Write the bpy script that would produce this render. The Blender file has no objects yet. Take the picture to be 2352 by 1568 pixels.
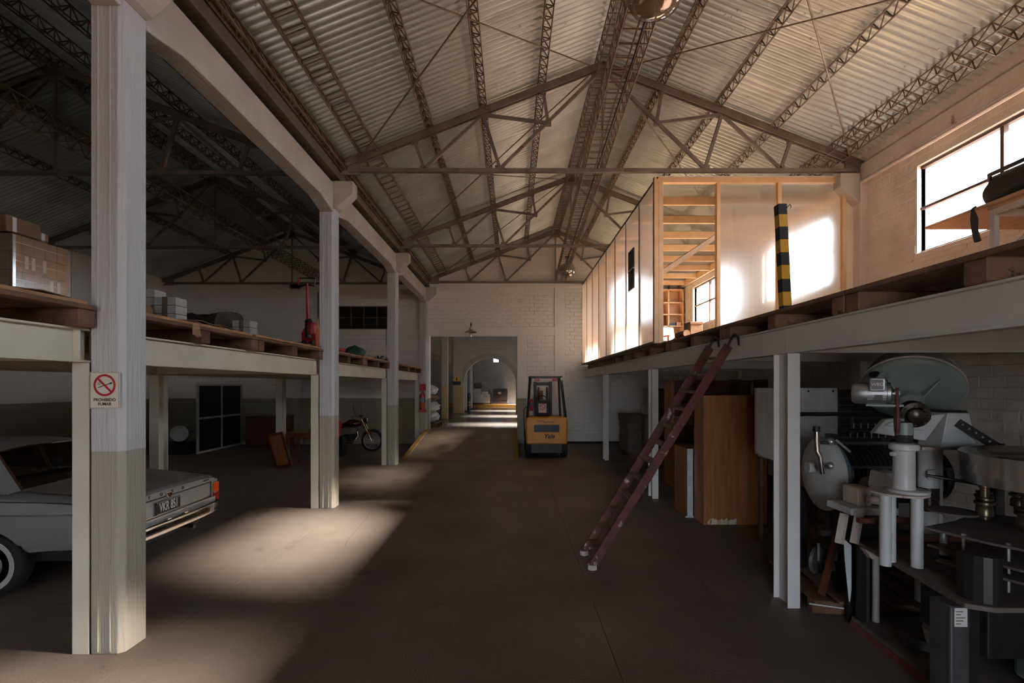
import bpy, bmesh, math, random
from mathutils import Vector, Matrix
random.seed(7)
SC = bpy.context.scene
COL = SC.collection
PI = math.pi

# ------------------------------------------------------------------ camera
F_PX, CX, CY, EYE = 1111.0, 1176.0, 885.0, 2.0      # level shift lens: vanishing point below the frame centre
cam = bpy.data.cameras.new('camera'); cam_o = bpy.data.objects.new('camera', cam); COL.objects.link(cam_o)
cam.sensor_width = 36.0; cam.lens = F_PX / 2352 * 36.0
cam.shift_y = (CY - 784) / 2352.0
cam.clip_start = 0.05; cam.clip_end = 400
cam_o.location = (0, 0, EYE); cam_o.rotation_euler = (PI / 2, 0, 0)
SC.camera = cam_o

# ------------------------------------------------------------------ daylight
SKY, SUN, SUN_EL, SUN_AZ, EXPO = 22.0, 232.0, 32.0, 5.0, -0.52
w = bpy.data.worlds.new('hazy_sky'); SC.world = w; w.use_nodes = True
nt = w.node_tree; bg = nt.nodes['Background']
bg.inputs[0].default_value = (0.77, 0.88, 1.0, 1); bg.inputs[1].default_value = SKY
sun = bpy.data.lights.new('sun_offscreen', 'SUN'); sun.energy = SUN; sun.angle = math.radians(11.3); sun.color = (1.0, 0.91, 0.79)
sun_o = bpy.data.objects.new('sun_offscreen', sun); COL.objects.link(sun_o)
_el, _az = math.radians(SUN_EL), math.radians(SUN_AZ)
sun_dir = Vector((-math.cos(_el) * math.cos(_az), math.cos(_el) * math.sin(_az), -math.sin(_el)))
sun_o.rotation_euler = sun_dir.to_track_quat('-Z', 'Y').to_euler(); sun_o.location = (20, 0, 20)
vs = SC.view_settings; vs.view_transform = 'Standard'; vs.look = 'None'; vs.exposure = EXPO; vs.gamma = 1.0; vs.use_curve_mapping = False
cy = SC.cycles
cy.max_bounces = 9; cy.diffuse_bounces = 5; cy.glossy_bounces = 4; cy.transmission_bounces = 5; cy.transparent_max_bounces = 12
cy.caustics_reflective = False; cy.caustics_refractive = False; cy.sample_clamp_indirect = 6.0; cy.use_denoising = True

# ------------------------------------------------------------------ helpers
def at(px, py, Y):
    """pixel of the photograph at depth Y -> point in the hall"""
    return Vector(((px - CX) * Y / F_PX, Y, EYE - (py - CY) * Y / F_PX))

def sl(c):
    c /= 255.0
    return c / 12.92 if c <= 0.04045 else ((c + 0.055) / 1.055) ** 2.4
def rgb(r, g, b): return (sl(r), sl(g), sl(b), 1)

MATS = {}
def pm(name, c1, c2=None, scale=6.0, rough=0.6, metal=0.0, bump=0.0, bscale=30.0, stretch=(1, 1, 1), c3=None, s3=1.5, t3=0.6,
       bstretch=None, coat=0.0, detail=4.0, alpha=None, trans=0.0, rvar=0.15):
    m = bpy.data.materials.new(name); m.use_nodes = True; t = m.node_tree; N = t.nodes; L = t.links
    b = N['Principled BSDF']; b.inputs['Roughness'].default_value = rough; b.inputs['Metallic'].default_value = metal
    b.inputs['Base Color'].default_value = c1
    if coat: b.inputs['Coat Weight'].default_value = coat; b.inputs['Coat Roughness'].default_value = 0.08
    if trans: b.inputs['Transmission Weight'].default_value = trans
    tc = N.new('ShaderNodeTexCoord'); mp = N.new('ShaderNodeMapping'); mp.inputs['Scale'].default_value = stretch
    L.new(tc.outputs['Object'], mp.inputs['Vector'])
    if c2:
        no = N.new('ShaderNodeTexNoise'); no.inputs['Scale'].default_value = scale; no.inputs['Detail'].default_value = detail
        L.new(mp.outputs[0], no.inputs['Vector'])
        cr = N.new('ShaderNodeValToRGB'); cr.color_ramp.elements[0].position = 0.32; cr.color_ramp.elements[1].position = 0.68
        cr.color_ramp.elements[0].color = c1; cr.color_ramp.elements[1].color = c2
        L.new(no.outputs[0], cr.inputs[0]); src = cr.outputs[0]
        if c3:
            n3 = N.new('ShaderNodeTexNoise'); n3.inputs['Scale'].default_value = s3; n3.inputs['Detail'].default_value = 8; n3.inputs['Roughness'].default_value = 0.7
            L.new(mp.outputs[0], n3.inputs['Vector'])
            r3 = N.new('ShaderNodeValToRGB'); r3.color_ramp.elements[0].position = t3; r3.color_ramp.elements[1].position = t3 + 0.06
            L.new(n3.outputs[0], r3.inputs[0])
            mx = N.new('ShaderNodeMix'); mx.data_type = 'RGBA'; mx.inputs[7].default_value = c3
            L.new(r3.outputs[0], mx.inputs[0]); L.new(src, mx.inputs[6]); src = mx.outputs[2]
        L.new(src, b.inputs['Base Color'])
        if rvar:
            mr = N.new('ShaderNodeMapRange'); mr.inputs[3].default_value = max(0.03, rough - rvar); mr.inputs[4].default_value = min(1, rough + rvar)
            L.new(no.outputs[0], mr.inputs[0]); L.new(mr.outputs[0], b.inputs['Roughness'])
    if bump:
        nb = N.new('ShaderNodeTexNoise'); nb.inputs['Scale'].default_value = bscale; nb.inputs['Detail'].default_value = 5
        if bstretch:
            m2 = N.new('ShaderNodeMapping'); m2.inputs['Scale'].default_value = bstretch; L.new(tc.outputs['Object'], m2.inputs['Vector']); L.new(m2.outputs[0], nb.inputs['Vector'])
        else: L.new(mp.outputs[0], nb.inputs['Vector'])
        bp = N.new('ShaderNodeBump'); bp.inputs['Strength'].default_value = bump; bp.inputs['Distance'].default_value = 0.02
        L.new(nb.outputs[0], bp.inputs['Height']); L.new(bp.outputs[0], b.inputs['Normal'])
    MATS[name] = m; return m

def split_paint(name, low, high, z, rough=0.75, bump=0.25, xmax=None):
    """wall paint with a darker dado below height z (object coordinates in metres above the floor)"""
    m = pm(name, high, None, rough=rough, bump=bump, bscale=14, bstretch=(3, 3, 0.25)); t = m.node_tree; N = t.nodes; L = t.links
    g = N.new('ShaderNodeNewGeometry'); s = N.new('ShaderNodeSeparateXYZ'); L.new(g.outputs['Position'], s.inputs[0])
    c = N.new('ShaderNodeMath'); c.operation = 'LESS_THAN'; c.inputs[1].default_value = z; L.new(s.outputs[2], c.inputs[0])
    mx = N.new('ShaderNodeMix'); mx.data_type = 'RGBA'; mx.inputs[6].default_value = high; mx.inputs[7].default_value = low
    if xmax is not None:      # the dado stops at this x
        c2 = N.new('ShaderNodeMath'); c2.operation = 'LESS_THAN'; c2.inputs[1].default_value = xmax; L.new(s.outputs[0], c2.inputs[0])
        c3 = N.new('ShaderNodeMath'); c3.operation = 'MULTIPLY'; L.new(c.outputs[0], c3.inputs[0]); L.new(c2.outputs[0], c3.inputs[1]); c = c3
    L.new(c.outputs[0], mx.inputs[0])
    no = N.new('ShaderNodeTexNoise'); no.inputs['Scale'].default_value = 9; no.inputs['Detail'].default_value = 9; no.inputs['Roughness'].default_value = 0.75
    L.new(g.outputs['Position'], no.inputs['Vector'])
    r = N.new('ShaderNodeValToRGB'); r.color_ramp.elements[0].position = 0.70; r.color_ramp.elements[1].position = 0.76; L.new(no.outputs[0], r.inputs[0])
    m2 = N.new('ShaderNodeMix'); m2.data_type = 'RGBA'; m2.inputs[7].default_value = rgb(96, 84, 74); L.new(r.outputs[0], m2.inputs[0]); L.new(mx.outputs[2], m2.inputs[6])
    L.new(m2.outputs[2], N['Principled BSDF'].inputs['Base Color'])
    return m

WORLD = {}
class M:
    def __init__(s): s.v = []; s.f = []
    def add(s, vs, fs):
        n = len(s.v); s.v += [tuple(p) for p in vs]; s.f += [tuple(i + n for i in q) for q in fs]; return s
    def box(s, x0, x1, y0, y1, z0, z1):
        return s.add([(x0, y0, z0), (x1, y0, z0), (x1, y1, z0), (x0, y1, z0), (x0, y0, z1), (x1, y0, z1), (x1, y1, z1), (x0, y1, z1)],
                     [(3, 2, 1, 0), (4, 5, 6, 7), (0, 1, 5, 4), (1, 2, 6, 5), (2, 3, 7, 6), (3, 0, 4, 7)])
    def cbox(s, c, d, mat=None):
        x, y, z = d[0] / 2, d[1] / 2, d[2] / 2; n = len(s.v); s.box(-x, x, -y, y, -z, z)
        for i in range(n, len(s.v)):
            p = Vector(s.v[i]); p = (mat @ p) if mat else p; s.v[i] = tuple(p + Vector(c))
        return s
    def bar(s, p, q, wd, h, up=(0, 0, 1)):
        p, q = Vector(p), Vector(q); d = (q - p).normalized(); u = Vector(up)
        if abs(d.dot(u)) > 0.98: u = Vector((0, 1, 0)) if abs(d.y) < 0.9 else Vector((1, 0, 0))
        r = d.cross(u).normalized() * (wd / 2); t = r.cross(d).normalized() * (h / 2)
        c = [-r - t, r - t, r + t, -r + t]
        return s.add([p + k for k in c] + [q + k for k in c], [(3, 2, 1, 0), (4, 5, 6, 7), (0, 1, 5, 4), (1, 2, 6, 5), (2, 3, 7, 6), (3, 0, 4, 7)])
    def tube(s, pts, r, n=6, cap=True, closed=False):
        pts = [Vector(p) for p in pts]; rs = r if isinstance(r, (list, tuple)) else [r] * len(pts); k = len(pts); base = len(s.v); prev = None
        for i, p in enumerate(pts):
            if closed: d = pts[(i + 1) % k] - pts[i - 1]
            else: d = pts[min(i + 1, k - 1)] - pts[max(i - 1, 0)]
            d.normalize()
            if prev is None:
                a = Vector((0, 0, 1)) if abs(d.z) < 0.9 else Vector((1, 0, 0)); u = d.cross(a).normalized()
            else: u = (prev - d * prev.dot(d)).normalized()
            prev = u; vv = d.cross(u)
            for j in range(n):
                t = 2 * PI * (j + 0.5) / n; s.v.append(tuple(p + (u * math.cos(t) + vv * math.sin(t)) * rs[i]))
        for i in range(k if closed else k - 1):
            a, b = base + i * n, base + ((i + 1) % k) * n
            for j in range(n): s.f.append((a + j, a + (j + 1) % n, b + (j + 1) % n, b + j))
        if cap and not closed:
            s.f.append(tuple(base + j for j in reversed(range(n)))); s.f.append(tuple(base + (k - 1) * n + j for j in range(n)))
        return s
    def lathe(s, prof, o=(0, 0, 0), ax=(0, 0, 1), n=24, arc=2 * PI, squash=None, cap=True):
        """prof: list of (radius, height) along axis ax from o"""
        o, ax = Vector(o), Vector(ax).normalized(); a = Vector((1, 0, 0)) if abs(ax.x) < 0.9 else Vector((0, 1, 0))
        u = (a - ax * a.dot(ax)).normalized(); vv = ax.cross(u); base = len(s.v); full = arc > 6.28; c = n if full else n + 1
        for (r, h) in prof:
            for j in range(c):
                t = arc * j / n; s.v.append(tuple(o + ax * h + u * (r * math.cos(t)) + vv * (r * math.sin(t) * (squash or 1))))
        for i in range(len(prof) - 1):
            for j in range(n):
                a0, a1 = base + i * c + j, base + i * c + (j + 1) % c
                b0, b1 = a0 + c, a1 + c
                s.f.append((a0, a1, b1, b0))
        if full and cap:
            if prof[0][0] > 1e-4: s.f.append(tuple(base + j for j in reversed(range(n))))
            if prof[-1][0] > 1e-4: s.f.append(tuple(base + (len(prof) - 1) * n + j for j in range(n)))
        return s
    def cyl(s, p, q, r, r2=None, n=16):
        p, q = Vector(p), Vector(q); L = (q - p).length
        return s.lathe([(r, 0), (r if r2 is None else r2, L)], p, q - p, n)
    def prism(s, poly, axis, a0, a1):
        """extrude 2-D outline along axis 'x','y','z' between a0 and a1; outline given in the other two axes in order"""
        n = len(poly)
        def mk(u, v, a): return {'x': (a, u, v), 'y': (u, a, v), 'z': (u, v, a)}[axis]
        return s.add([mk(u, v, a0) for u, v in poly] + [mk(u, v, a1) for u, v in poly],
                     [tuple(reversed(range(n))), tuple(range(n, 2 * n))] + [(i, (i + 1) % n, n + (i + 1) % n, n + i) for i in range(n)])
    def ball(s, c, r, n=12, m=8, sq=(1, 1, 1)):
        c = Vector(c); b = len(s.v); s.lathe([(max(1e-5, math.sin(PI * i / m)), -math.cos(PI * i / m)) for i in range(m + 1)], (0, 0, 0), (0, 0, 1), n)
        for i in range(b, len(s.v)): p = s.v[i]; s.v[i] = (c.x + p[0] * r * sq[0], c.y + p[1] * r * sq[1], c.z + p[2] * r * sq[2])
        return s
    def xf(s, mat, start=0):
        for i in range(start, len(s.v)): s.v[i] = tuple(mat @ Vector(s.v[i]))
        return s
    def build(s, name, mat, parent=None, smooth=False, bevel=0.0, label=None, cat=None, group=None, kind=None, recalc=True, seg=2):
        me = bpy.data.meshes.new(name); off = Vector((0, 0, 0))
        if parent is None:
            xs = [p[0] for p in s.v]; ys = [p[1] for p in s.v]; zs = [p[2] for p in s.v]
            off = Vector(((min(xs) + max(xs)) / 2, (min(ys) + max(ys)) / 2, min(zs)))
        elif parent.name in WORLD: off = WORLD[parent.name]
        me.from_pydata([(p[0] - off.x, p[1] - off.y, p[2] - off.z) for p in s.v], [], s.f)
        if recalc:
            bm = bmesh.new(); bm.from_mesh(me); bmesh.ops.recalc_face_normals(bm, faces=bm.faces); bm.to_mesh(me); bm.free()
        me.materials.append(MATS[mat] if isinstance(mat, str) else mat)
        if smooth:
            me.polygons.foreach_set('use_smooth', [True] * len(me.polygons)); me.set_sharp_from_angle(angle=math.radians(38))
        o = bpy.data.objects.new(name, me); COL.objects.link(o)
        if parent is None: o.location = off; WORLD[o.name] = off
        else:
            o.parent = parent
            if parent.name in WORLD: WORLD[o.name] = off
        if bevel:
            bv = o.modifiers.new('bevel', 'BEVEL'); bv.width = bevel; bv.segments = seg; bv.limit_method = 'ANGLE'; bv.angle_limit = math.radians(40)
        return tag(o, label, cat, group, kind)

def tag(o, label=None, cat=None, group=None, kind=None):
    if label: o['label'] = label
    if cat: o['category'] = cat
    if group: o['group'] = group
    if kind: o['kind'] = kind
    return o
def thing(name, label=None, cat=None, loc=(0, 0, 0), rotz=0.0, group=None, kind=None, world=False):
    o = bpy.data.objects.new(name, None); COL.objects.link(o); o.location = loc; o.rotation_euler = (0, 0, rotz); o.empty_display_size = 0.2
    if world: WORLD[o.name] = Vector(loc)
    return tag(o, label, cat, group, kind)
KIDS = {}
def dup(root, loc=None, rotz=None, label=None, group=None, delta=None):
    def cp(o, par):
        c = o.copy(); COL.objects.link(c)
        if par: c.parent = par
        for ch in [k for k in bpy.data.objects if k.parent == o] if o.name not in KIDS else KIDS[o.name]: cp(ch, c)
        return c
    def collect(o):
        KIDS[o.name] = list(o.children)
        for ch in KIDS[o.name]: collect(ch)
    if root.name not in KIDS: collect(root)
    r = cp(root, None)
    if loc is not None: r.location = loc
    if delta is not None: r.location = root.location + Vector(delta)
    if rotz is not None: r.rotation_euler = (0, 0, rotz)
    if label: r['label'] = label
    if group: r['group'] = group
    return r
def inst(src, name, parent, loc, rot=(0, 0, 0), scale=(1, 1, 1)):
    """another piece sharing src's mesh, child of parent (loc in the parent's space)"""
    o = bpy.data.objects.new(name, src); COL.objects.link(o); o.parent = parent; o.location = loc; o.rotation_euler = rot; o.scale = scale
    return o
def textm(body, size, mat, parent, name, loc, rot, extrude=0.002, align='CENTER', sx=1.0, bold=0.0, shear=0.0, label=None):
    """lettering turned into a mesh part"""
    cu = bpy.data.curves.new(name, 'FONT'); cu.body = body; cu.size = size; cu.extrude = extrude; cu.align_x = align; cu.align_y = 'CENTER'; cu.offset = bold; cu.shear = shear
    cu.resolution_u = 3
    tmp = bpy.data.objects.new(name + '_curve', cu); COL.objects.link(tmp)
    dg = bpy.context.evaluated_depsgraph_get(); me = bpy.data.meshes.new_from_object(tmp.evaluated_get(dg)); me.name = name
    bpy.data.objects.remove(tmp); bpy.data.curves.remove(cu)
    me.materials.clear(); me.materials.append(MATS[mat])
    o = bpy.data.objects.new(name, me); COL.objects.link(o); o.parent = parent
    off = WORLD.get(parent.name, Vector((0, 0, 0))) if parent else Vector((0, 0, 0))
    o.location = Vector(loc) - off; o.rotation_euler = rot; o.scale = (sx, 1, 1)
    if label: o['label'] = label
    return o

# ------------------------------------------------------------------ materials
WHT = rgb(208, 205, 200); BEI = rgb(156, 149, 136)
split_paint('column_paint', BEI, rgb(184, 181, 180), 1.51, bump=0.5)
split_paint('end_wall_paint', rgb(158, 150, 136), rgb(240, 234, 228), 1.56, xmax=.5)
pm('wall_paint', rgb(234, 226, 217), rgb(216, 206, 196), 3.0, 0.85, bump=0.5, bscale=16, stretch=(1, 1, 1), c3=rgb(150, 130, 112), s3=2.2, t3=0.66)
pm('far_paint', rgb(176, 172, 168), rgb(160, 156, 152), 3.0, 0.8)
pm('floor_concrete', rgb(116, 104, 95), rgb(95, 84, 76), 0.9, 0.62, bump=0.25, bscale=60, c3=rgb(80, 71, 65), s3=1.1, t3=0.62, detail=8)
pm('joint', rgb(60, 54, 50), None, rough=0.9)
pm('ramp_concrete', rgb(128, 112, 98), rgb(112, 98, 86), 2.5, 0.42, bump=0.1, bscale=50)
pm('polished_concrete', rgb(128, 124, 120), rgb(108, 104, 102), 1.6, 0.22, bump=0.04, bscale=30)
pm('kerb_yellow', rgb(196, 142, 52), rgb(170, 120, 48), 5, 0.6)
pm('beam_concrete', rgb(196, 188, 180), rgb(178, 168, 158), 2.0, 0.8, bump=0.45, bscale=18, bstretch=(2, 0.4, 4), c3=rgb(120, 106, 96), s3=3, t3=0.68)
pm('cream_steel', rgb(206, 198, 180), rgb(192, 184, 166), 2, 0.42, bump=0.05, bscale=40, c3=rgb(120, 84, 60), s3=6, t3=0.74)
pm('white_steel', rgb(226, 223, 220), rgb(212, 209, 206), 2, 0.42, bump=0.06, bscale=40, c3=rgb(112, 74, 54), s3=5, t3=0.72)
pm('truss_steel', rgb(136, 126, 118), rgb(108, 98, 91), 3, 0.5, 0.3, c3=rgb(108, 70, 46), s3=4, t3=0.6)
pm('lattice_steel', rgb(132, 116, 102), rgb(98, 82, 70), 4, 0.5, 0.3)
pm('galvanised', rgb(206, 213, 211), rgb(172, 178, 176), 1.3, 0.36, 0.50, bump=0.12, bscale=5, c3=rgb(170, 156, 142), s3=0.8, t3=0.68, detail=7)
pm('bolt', rgb(236, 234, 228), None, rough=0.3)
pm('ramp_yellow', rgb(150, 118, 64), rgb(124, 98, 58), 5, 0.6)
pm('pine_floor', rgb(230, 204, 172), rgb(216, 186, 150), 3, 0.5)
pm('gutter', rgb(110, 98, 88), rgb(92, 78, 68), 3, 0.55, 0.4)
pm('window_steel', rgb(92, 66, 56), rgb(70, 52, 46), 6, 0.6, 0.1)
pm('pallet_wood', rgb(112, 82, 60), rgb(80, 57, 42), 5, 0.85, bump=0.5, bscale=22, stretch=(1, 1, 1), c3=rgb(70, 48, 36), s3=7, t3=0.62)
pm('pallet_wood_red', rgb(140, 110, 92), rgb(104, 80, 68), 4, 0.85, bump=0.5, bscale=20, c3=rgb(60, 42, 36), s3=6, t3=0.6)
pm('plywood_edge', rgb(176, 134, 98), rgb(146, 106, 76), 6, 0.8, bump=0.3, bscale=30)
pm('pine', rgb(228, 194, 154), rgb(212, 172, 128), 5, 0.55, bump=0.1, bscale=20, stretch=(1, 1, 1), c3=rgb(170, 112, 70), s3=4, t3=0.7)
pm('plywood', rgb(206, 170, 136), rgb(190, 152, 118), 3, 0.5, stretch=(8, 1, 8), bump=0.06, bscale=12)
pm('veneer', rgb(158, 106, 64), rgb(132, 84, 50), 4, 0.42, stretch=(9, 9, 0.5), bump=0.08, bscale=10, c3=rgb(96, 62, 42), s3=0.9, t3=0.64)
pm('dark_wood', rgb(92, 52, 34), rgb(66, 36, 26), 4, 0.45, stretch=(8, 8, 1))
pm('red_brown_wood', rgb(110, 56, 34), rgb(82, 40, 26), 5, 0.4, stretch=(6, 6, 1))
pm('ladder_paint', rgb(92, 40, 36), rgb(70, 30, 28), 8, 0.5, bump=0.35, bscale=30, c3=rgb(190, 182, 176), s3=6, t3=0.60)
pm('ladder_tread', rgb(128, 108, 100), rgb(98, 74, 68), 6, 0.75, c3=rgb(84, 40, 36), s3=9, t3=0.62)
pm('white_chipped', rgb(206, 196, 188), rgb(190, 178, 168), 3, 0.65, bump=0.3, bscale=14, bstretch=(6, 6, 0.6), c3=rgb(92, 66, 52), s3=2.6, t3=0.645, stretch=(5, 5, 0.8))
pm('white_enamel', rgb(206, 208, 208), rgb(186, 187, 187), 5, 0.38, bump=0.08, bscale=40, c3=rgb(112, 82, 62), s3=9, t3=0.655)
pm('green_enamel', rgb(140, 152, 146), rgb(124, 136, 132), 2, 0.42, c3=rgb(110, 96, 82), s3=5, t3=0.71)
pm('machine_steel', rgb(96, 92, 94), rgb(74, 70, 72), 5, 0.5, 0.5, bump=0.08, c3=rgb(84, 60, 50), s3=5, t3=0.64)
pm('dusty_plate', rgb(110, 98, 94), rgb(90, 80, 78), 3, 0.8, 0.1, bump=0.05)
pm('dark_steel', rgb(52, 48, 48), rgb(38, 35, 36), 5, 0.45, 0.4)
pm('stainless', rgb(198, 196, 194), rgb(180, 176, 172), 2, 0.26, 0.95, bump=0.05, bscale=8, bstretch=(6, 6, 0.3))
pm('aluminium', rgb(186, 188, 190), rgb(160, 162, 164), 4, 0.36, 0.85, bump=0.05)
pm('brass_dark', rgb(112, 100, 80), rgb(78, 68, 56), 8, 0.35, 0.8)
pm('chrome', rgb(214, 210, 206), None, rough=0.09, metal=1.0)
pm('rubber', rgb(30, 29, 29), rgb(40, 38, 37), 8, 0.8)
pm('black_paint', rgb(24, 23, 24), rgb(34, 32, 32), 5, 0.42)
pm('black_cloth', rgb(30, 32, 36), rgb(44, 46, 50), 8, 0.7, bump=0.3, bscale=14)
pm('belt_red', rgb(120, 66, 58), rgb(96, 52, 46), 9, 0.7)
pm('oily', rgb(70, 62, 54), rgb(40, 36, 34), 9, 0.3, 0.6, c3=rgb(140, 132, 110), s3=9, t3=0.66)
pm('car_silver', rgb(192, 194, 194), rgb(180, 182, 182), 1.5, 0.34, 0.55, coat=0.5, bump=0.0, rvar=0.05)
pm('car_dust', rgb(126, 118, 110), rgb(110, 102, 96), 2.5, 0.75, 0.1)
pm('car_lamp_red', rgb(150, 20, 24), None, rough=0.2, coat=0.5)
pm('car_lamp_amber', rgb(220, 84, 24), None, rough=0.2, coat=0.5)
pm('whitewall', rgb(196, 190, 184), None, rough=0.6)
pm('plate_black', rgb(26, 25, 26), None, rough=0.5)
pm('letter_white', rgb(232, 228, 220), None, rough=0.6)
pm('letter_black', rgb(26, 24, 24), None, rough=0.6)
pm('sign_white', rgb(214, 204, 188), rgb(202, 192, 176), 5, 0.55)
pm('sign_red', rgb(168, 28, 40), None, rough=0.55)
pm('sign_green', rgb(50, 92, 66), None, rough=0.55)
pm('sign_yellow', rgb(214, 176, 40), None, rough=0.55)
pm('forklift_yellow', rgb(226, 152, 50), rgb(206, 134, 44), 4, 0.45, c3=rgb(120, 76, 40), s3=5, t3=0.7)
pm('red_paint', rgb(176, 24, 32), rgb(150, 18, 26), 5, 0.4)
pm('bike_red', rgb(70, 14, 18), None, rough=0.15, coat=0.8)
pm('plastic_red', rgb(196, 30, 38), rgb(176, 24, 32), 4, 0.45)
pm('amber', rgb(220, 110, 40), None, rough=0.25)
pm('cardboard', rgb(124, 94, 68), rgb(104, 78, 56), 4, 0.75, bump=0.1)
pm('label_paper', rgb(206, 204, 200), None, rough=0.7)
pm('paper_white', rgb(190, 186, 180), rgb(168, 164, 158), 7, 0.8)
pm('band_brown', rgb(112, 92, 78), None, rough=0.8)
pm('tarp', rgb(44, 40, 38), rgb(58, 52, 48), 5, 0.45, bump=0.8, bscale=5)
pm('canvas', rgb(112, 104, 96), rgb(94, 88, 80), 5, 0.8, bump=0.5, bscale=7)
pm('green_cloth', rgb(56, 84, 70), rgb(44, 66, 58), 6, 0.7, bump=0.4, bscale=9)
pm('foam_black', rgb(34, 33, 36), rgb(44, 42, 44), 6, 0.75)
pm('foam_yellow', rgb(214, 168, 50), rgb(196, 150, 44), 6, 0.7)
pm('orange_paint', rgb(206, 104, 52), None, rough=0.45)
pm('book_blue', rgb(60, 74, 104), None, rough=0.6)
pm('book_red', rgb(150, 56, 50), None, rough=0.6)
pm('hose_black', rgb(34, 33, 34), rgb(50, 48, 48), 6, 0.35, 0.3)
pm('ceramic_shade', rgb(168, 160, 150), rgb(140, 128, 116), 4, 0.4, 0.5)
pm('dull_blue', rgb(80, 110, 130), rgb(120, 128, 130), 6, 0.5)
pm('plastic_white', rgb(200, 198, 196), rgb(180, 178, 176), 7, 0.35, bump=0.4, bscale=9)

def glassmat(name, trans, gloss=0.1, tint=(1, 1, 1, 1), rough=0.02):
    m = bpy.data.materials.new(name); m.use_nodes = True; t = m.node_tree; t.nodes.clear(); N = t.nodes; L = t.links
    o = N.new('ShaderNodeOutputMaterial'); tr = N.new('ShaderNodeBsdfTransparent'); tr.inputs[0].default_value = tint
    g = N.new('ShaderNodeBsdfGlossy'); g.inputs[1].default_value = rough; mx = N.new('ShaderNodeMixShader'); mx.inputs[0].default_value = gloss
    L.new(tr.outputs[0], mx.inputs[1]); L.new(g.outputs[0], mx.inputs[2]); L.new(mx.outputs[0], o.inputs[0]); MATS[name] = m; return m
glassmat('window_glass', 1, 0.06, (0.96, 0.97, 0.98, 1))
glassmat('car_glass', 1, 0.16, (0.34, 0.33, 0.31, 1))
glassmat('unlit_room_glass', 1, 0.18, (0.10, 0.10, 0.10, 1), 0.1)  # dark tint stands in for the unlit room behind the pane
glassmat('lamp_glass', 1, 0.25, (0.62, 0.55, 0.48, 1), 0.05)
glassmat('shrink_film', 1, 0.30, (0.94, 0.94, 0.95, 1), 0.12)
def polymat(name, see, blur, tint, dif, ior, rib=(22, 22, 0.10), amp=0.28, spread=0.0):
    """twin-wall sheet: part clear, part blurred view, the rest scatters the light that falls on it"""
    m = bpy.data.materials.new(name); m.use_nodes = True; t = m.node_tree; t.nodes.clear(); N = t.nodes; L = t.links
    o = N.new('ShaderNodeOutputMaterial'); tr = N.new('ShaderNodeBsdfTransparent'); tr.inputs[0].default_value = tint
    tl = N.new('ShaderNodeBsdfTranslucent'); tl.inputs[0].default_value = dif; df = N.new('ShaderNodeBsdfDiffuse'); df.inputs[0].default_value = (0.75, 0.72, 0.68, 1)
    g = N.new('ShaderNodeBsdfGlossy'); g.inputs[1].default_value = 0.2
    tc = N.new('ShaderNodeTexCoord'); mp = N.new('ShaderNodeMapping'); mp.inputs['Scale'].default_value = rib
    no = N.new('ShaderNodeTexNoise'); no.inputs['Scale'].default_value = 1.0; no.inputs['Detail'].default_value = 4; L.new(tc.outputs['Object'], mp.inputs[0]); L.new(mp.outputs[0], no.inputs[0])
    mr = N.new('ShaderNodeMapRange'); tot = see + blur; mr.inputs[3].default_value = tot - amp; mr.inputs[4].default_value = tot + amp; L.new(no.outputs[0], mr.inputs[0])
    a = N.new('ShaderNodeMixShader'); a.inputs[0].default_value = 0.25; L.new(tl.outputs[0], a.inputs[1]); L.new(df.outputs[0], a.inputs[2])
    view = tr.outputs[0]
    if blur:
        rf = N.new('ShaderNodeBsdfRefraction'); rf.inputs['Color'].default_value = tint; rf.inputs['Roughness'].default_value = 0.75; rf.inputs['IOR'].default_value = ior
        if spread:     # flutes of different shape bend the view sideways by different amounts
            wn_ = N.new('ShaderNodeTexWhiteNoise'); L.new(tc.outputs['Object'], wn_.inputs['Vector']); mi = N.new('ShaderNodeMapRange'); mi.inputs[3].default_value = ior; mi.inputs[4].default_value = ior + spread
            L.new(wn_.outputs['Value'], mi.inputs[0]); L.new(mi.outputs[0], rf.inputs['IOR']); rf.inputs['Roughness'].default_value = 0.3
        q = N.new('ShaderNodeMixShader'); q.inputs[0].default_value = blur / tot; L.new(tr.outputs[0], q.inputs[1]); L.new(rf.outputs[0], q.inputs[2]); view = q.outputs[0]
    b = N.new('ShaderNodeMixShader'); L.new(mr.outputs[0], b.inputs[0]); L.new(a.outputs[0], b.inputs[1]); L.new(view, b.inputs[2])
    c = N.new('ShaderNodeMixShader'); c.inputs[0].default_value = 0.05; L.new(b.outputs[0], c.inputs[1]); L.new(g.outputs[0], c.inputs[2])
    L.new(c.outputs[0], o.inputs[0]); MATS[name] = m; return m
polymat('polycarbonate', 0.10, 0.56, (0.96, 0.95, 0.95, 1), (0.56, 0.52, 0.48, 1), 1.10)
polymat('polycarbonate_side', 0.24, 0.40, (0.96, 0.95, 0.95, 1), (0.56, 0.52, 0.48, 1), 1.06, spread=0.36)
polymat('polycarbonate_roof', 0.48, 0.0, (0.96, 0.95, 0.95, 1), (0.56, 0.52, 0.48, 1), 1.0, (2, 16, 1), amp=0.06)

# ================================================================== SHELL
BAY = 4.27
CYS = [3.6 + BAY * i for i in range(-2, 4)]          # front faces of the concrete columns
XR, XL, YE, YB = 5.77, -12.0, 16.6, -6.2             # right wall, left wall, end wall, wall behind
RX, RZ, SLP, LX, LZ = 1.486, 7.49, 0.395, -7.5, 7.45
def roof_z(x): return RZ - SLP * abs(x - RX) if x > -3.0 else LZ - SLP * abs(x - LX)

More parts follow.
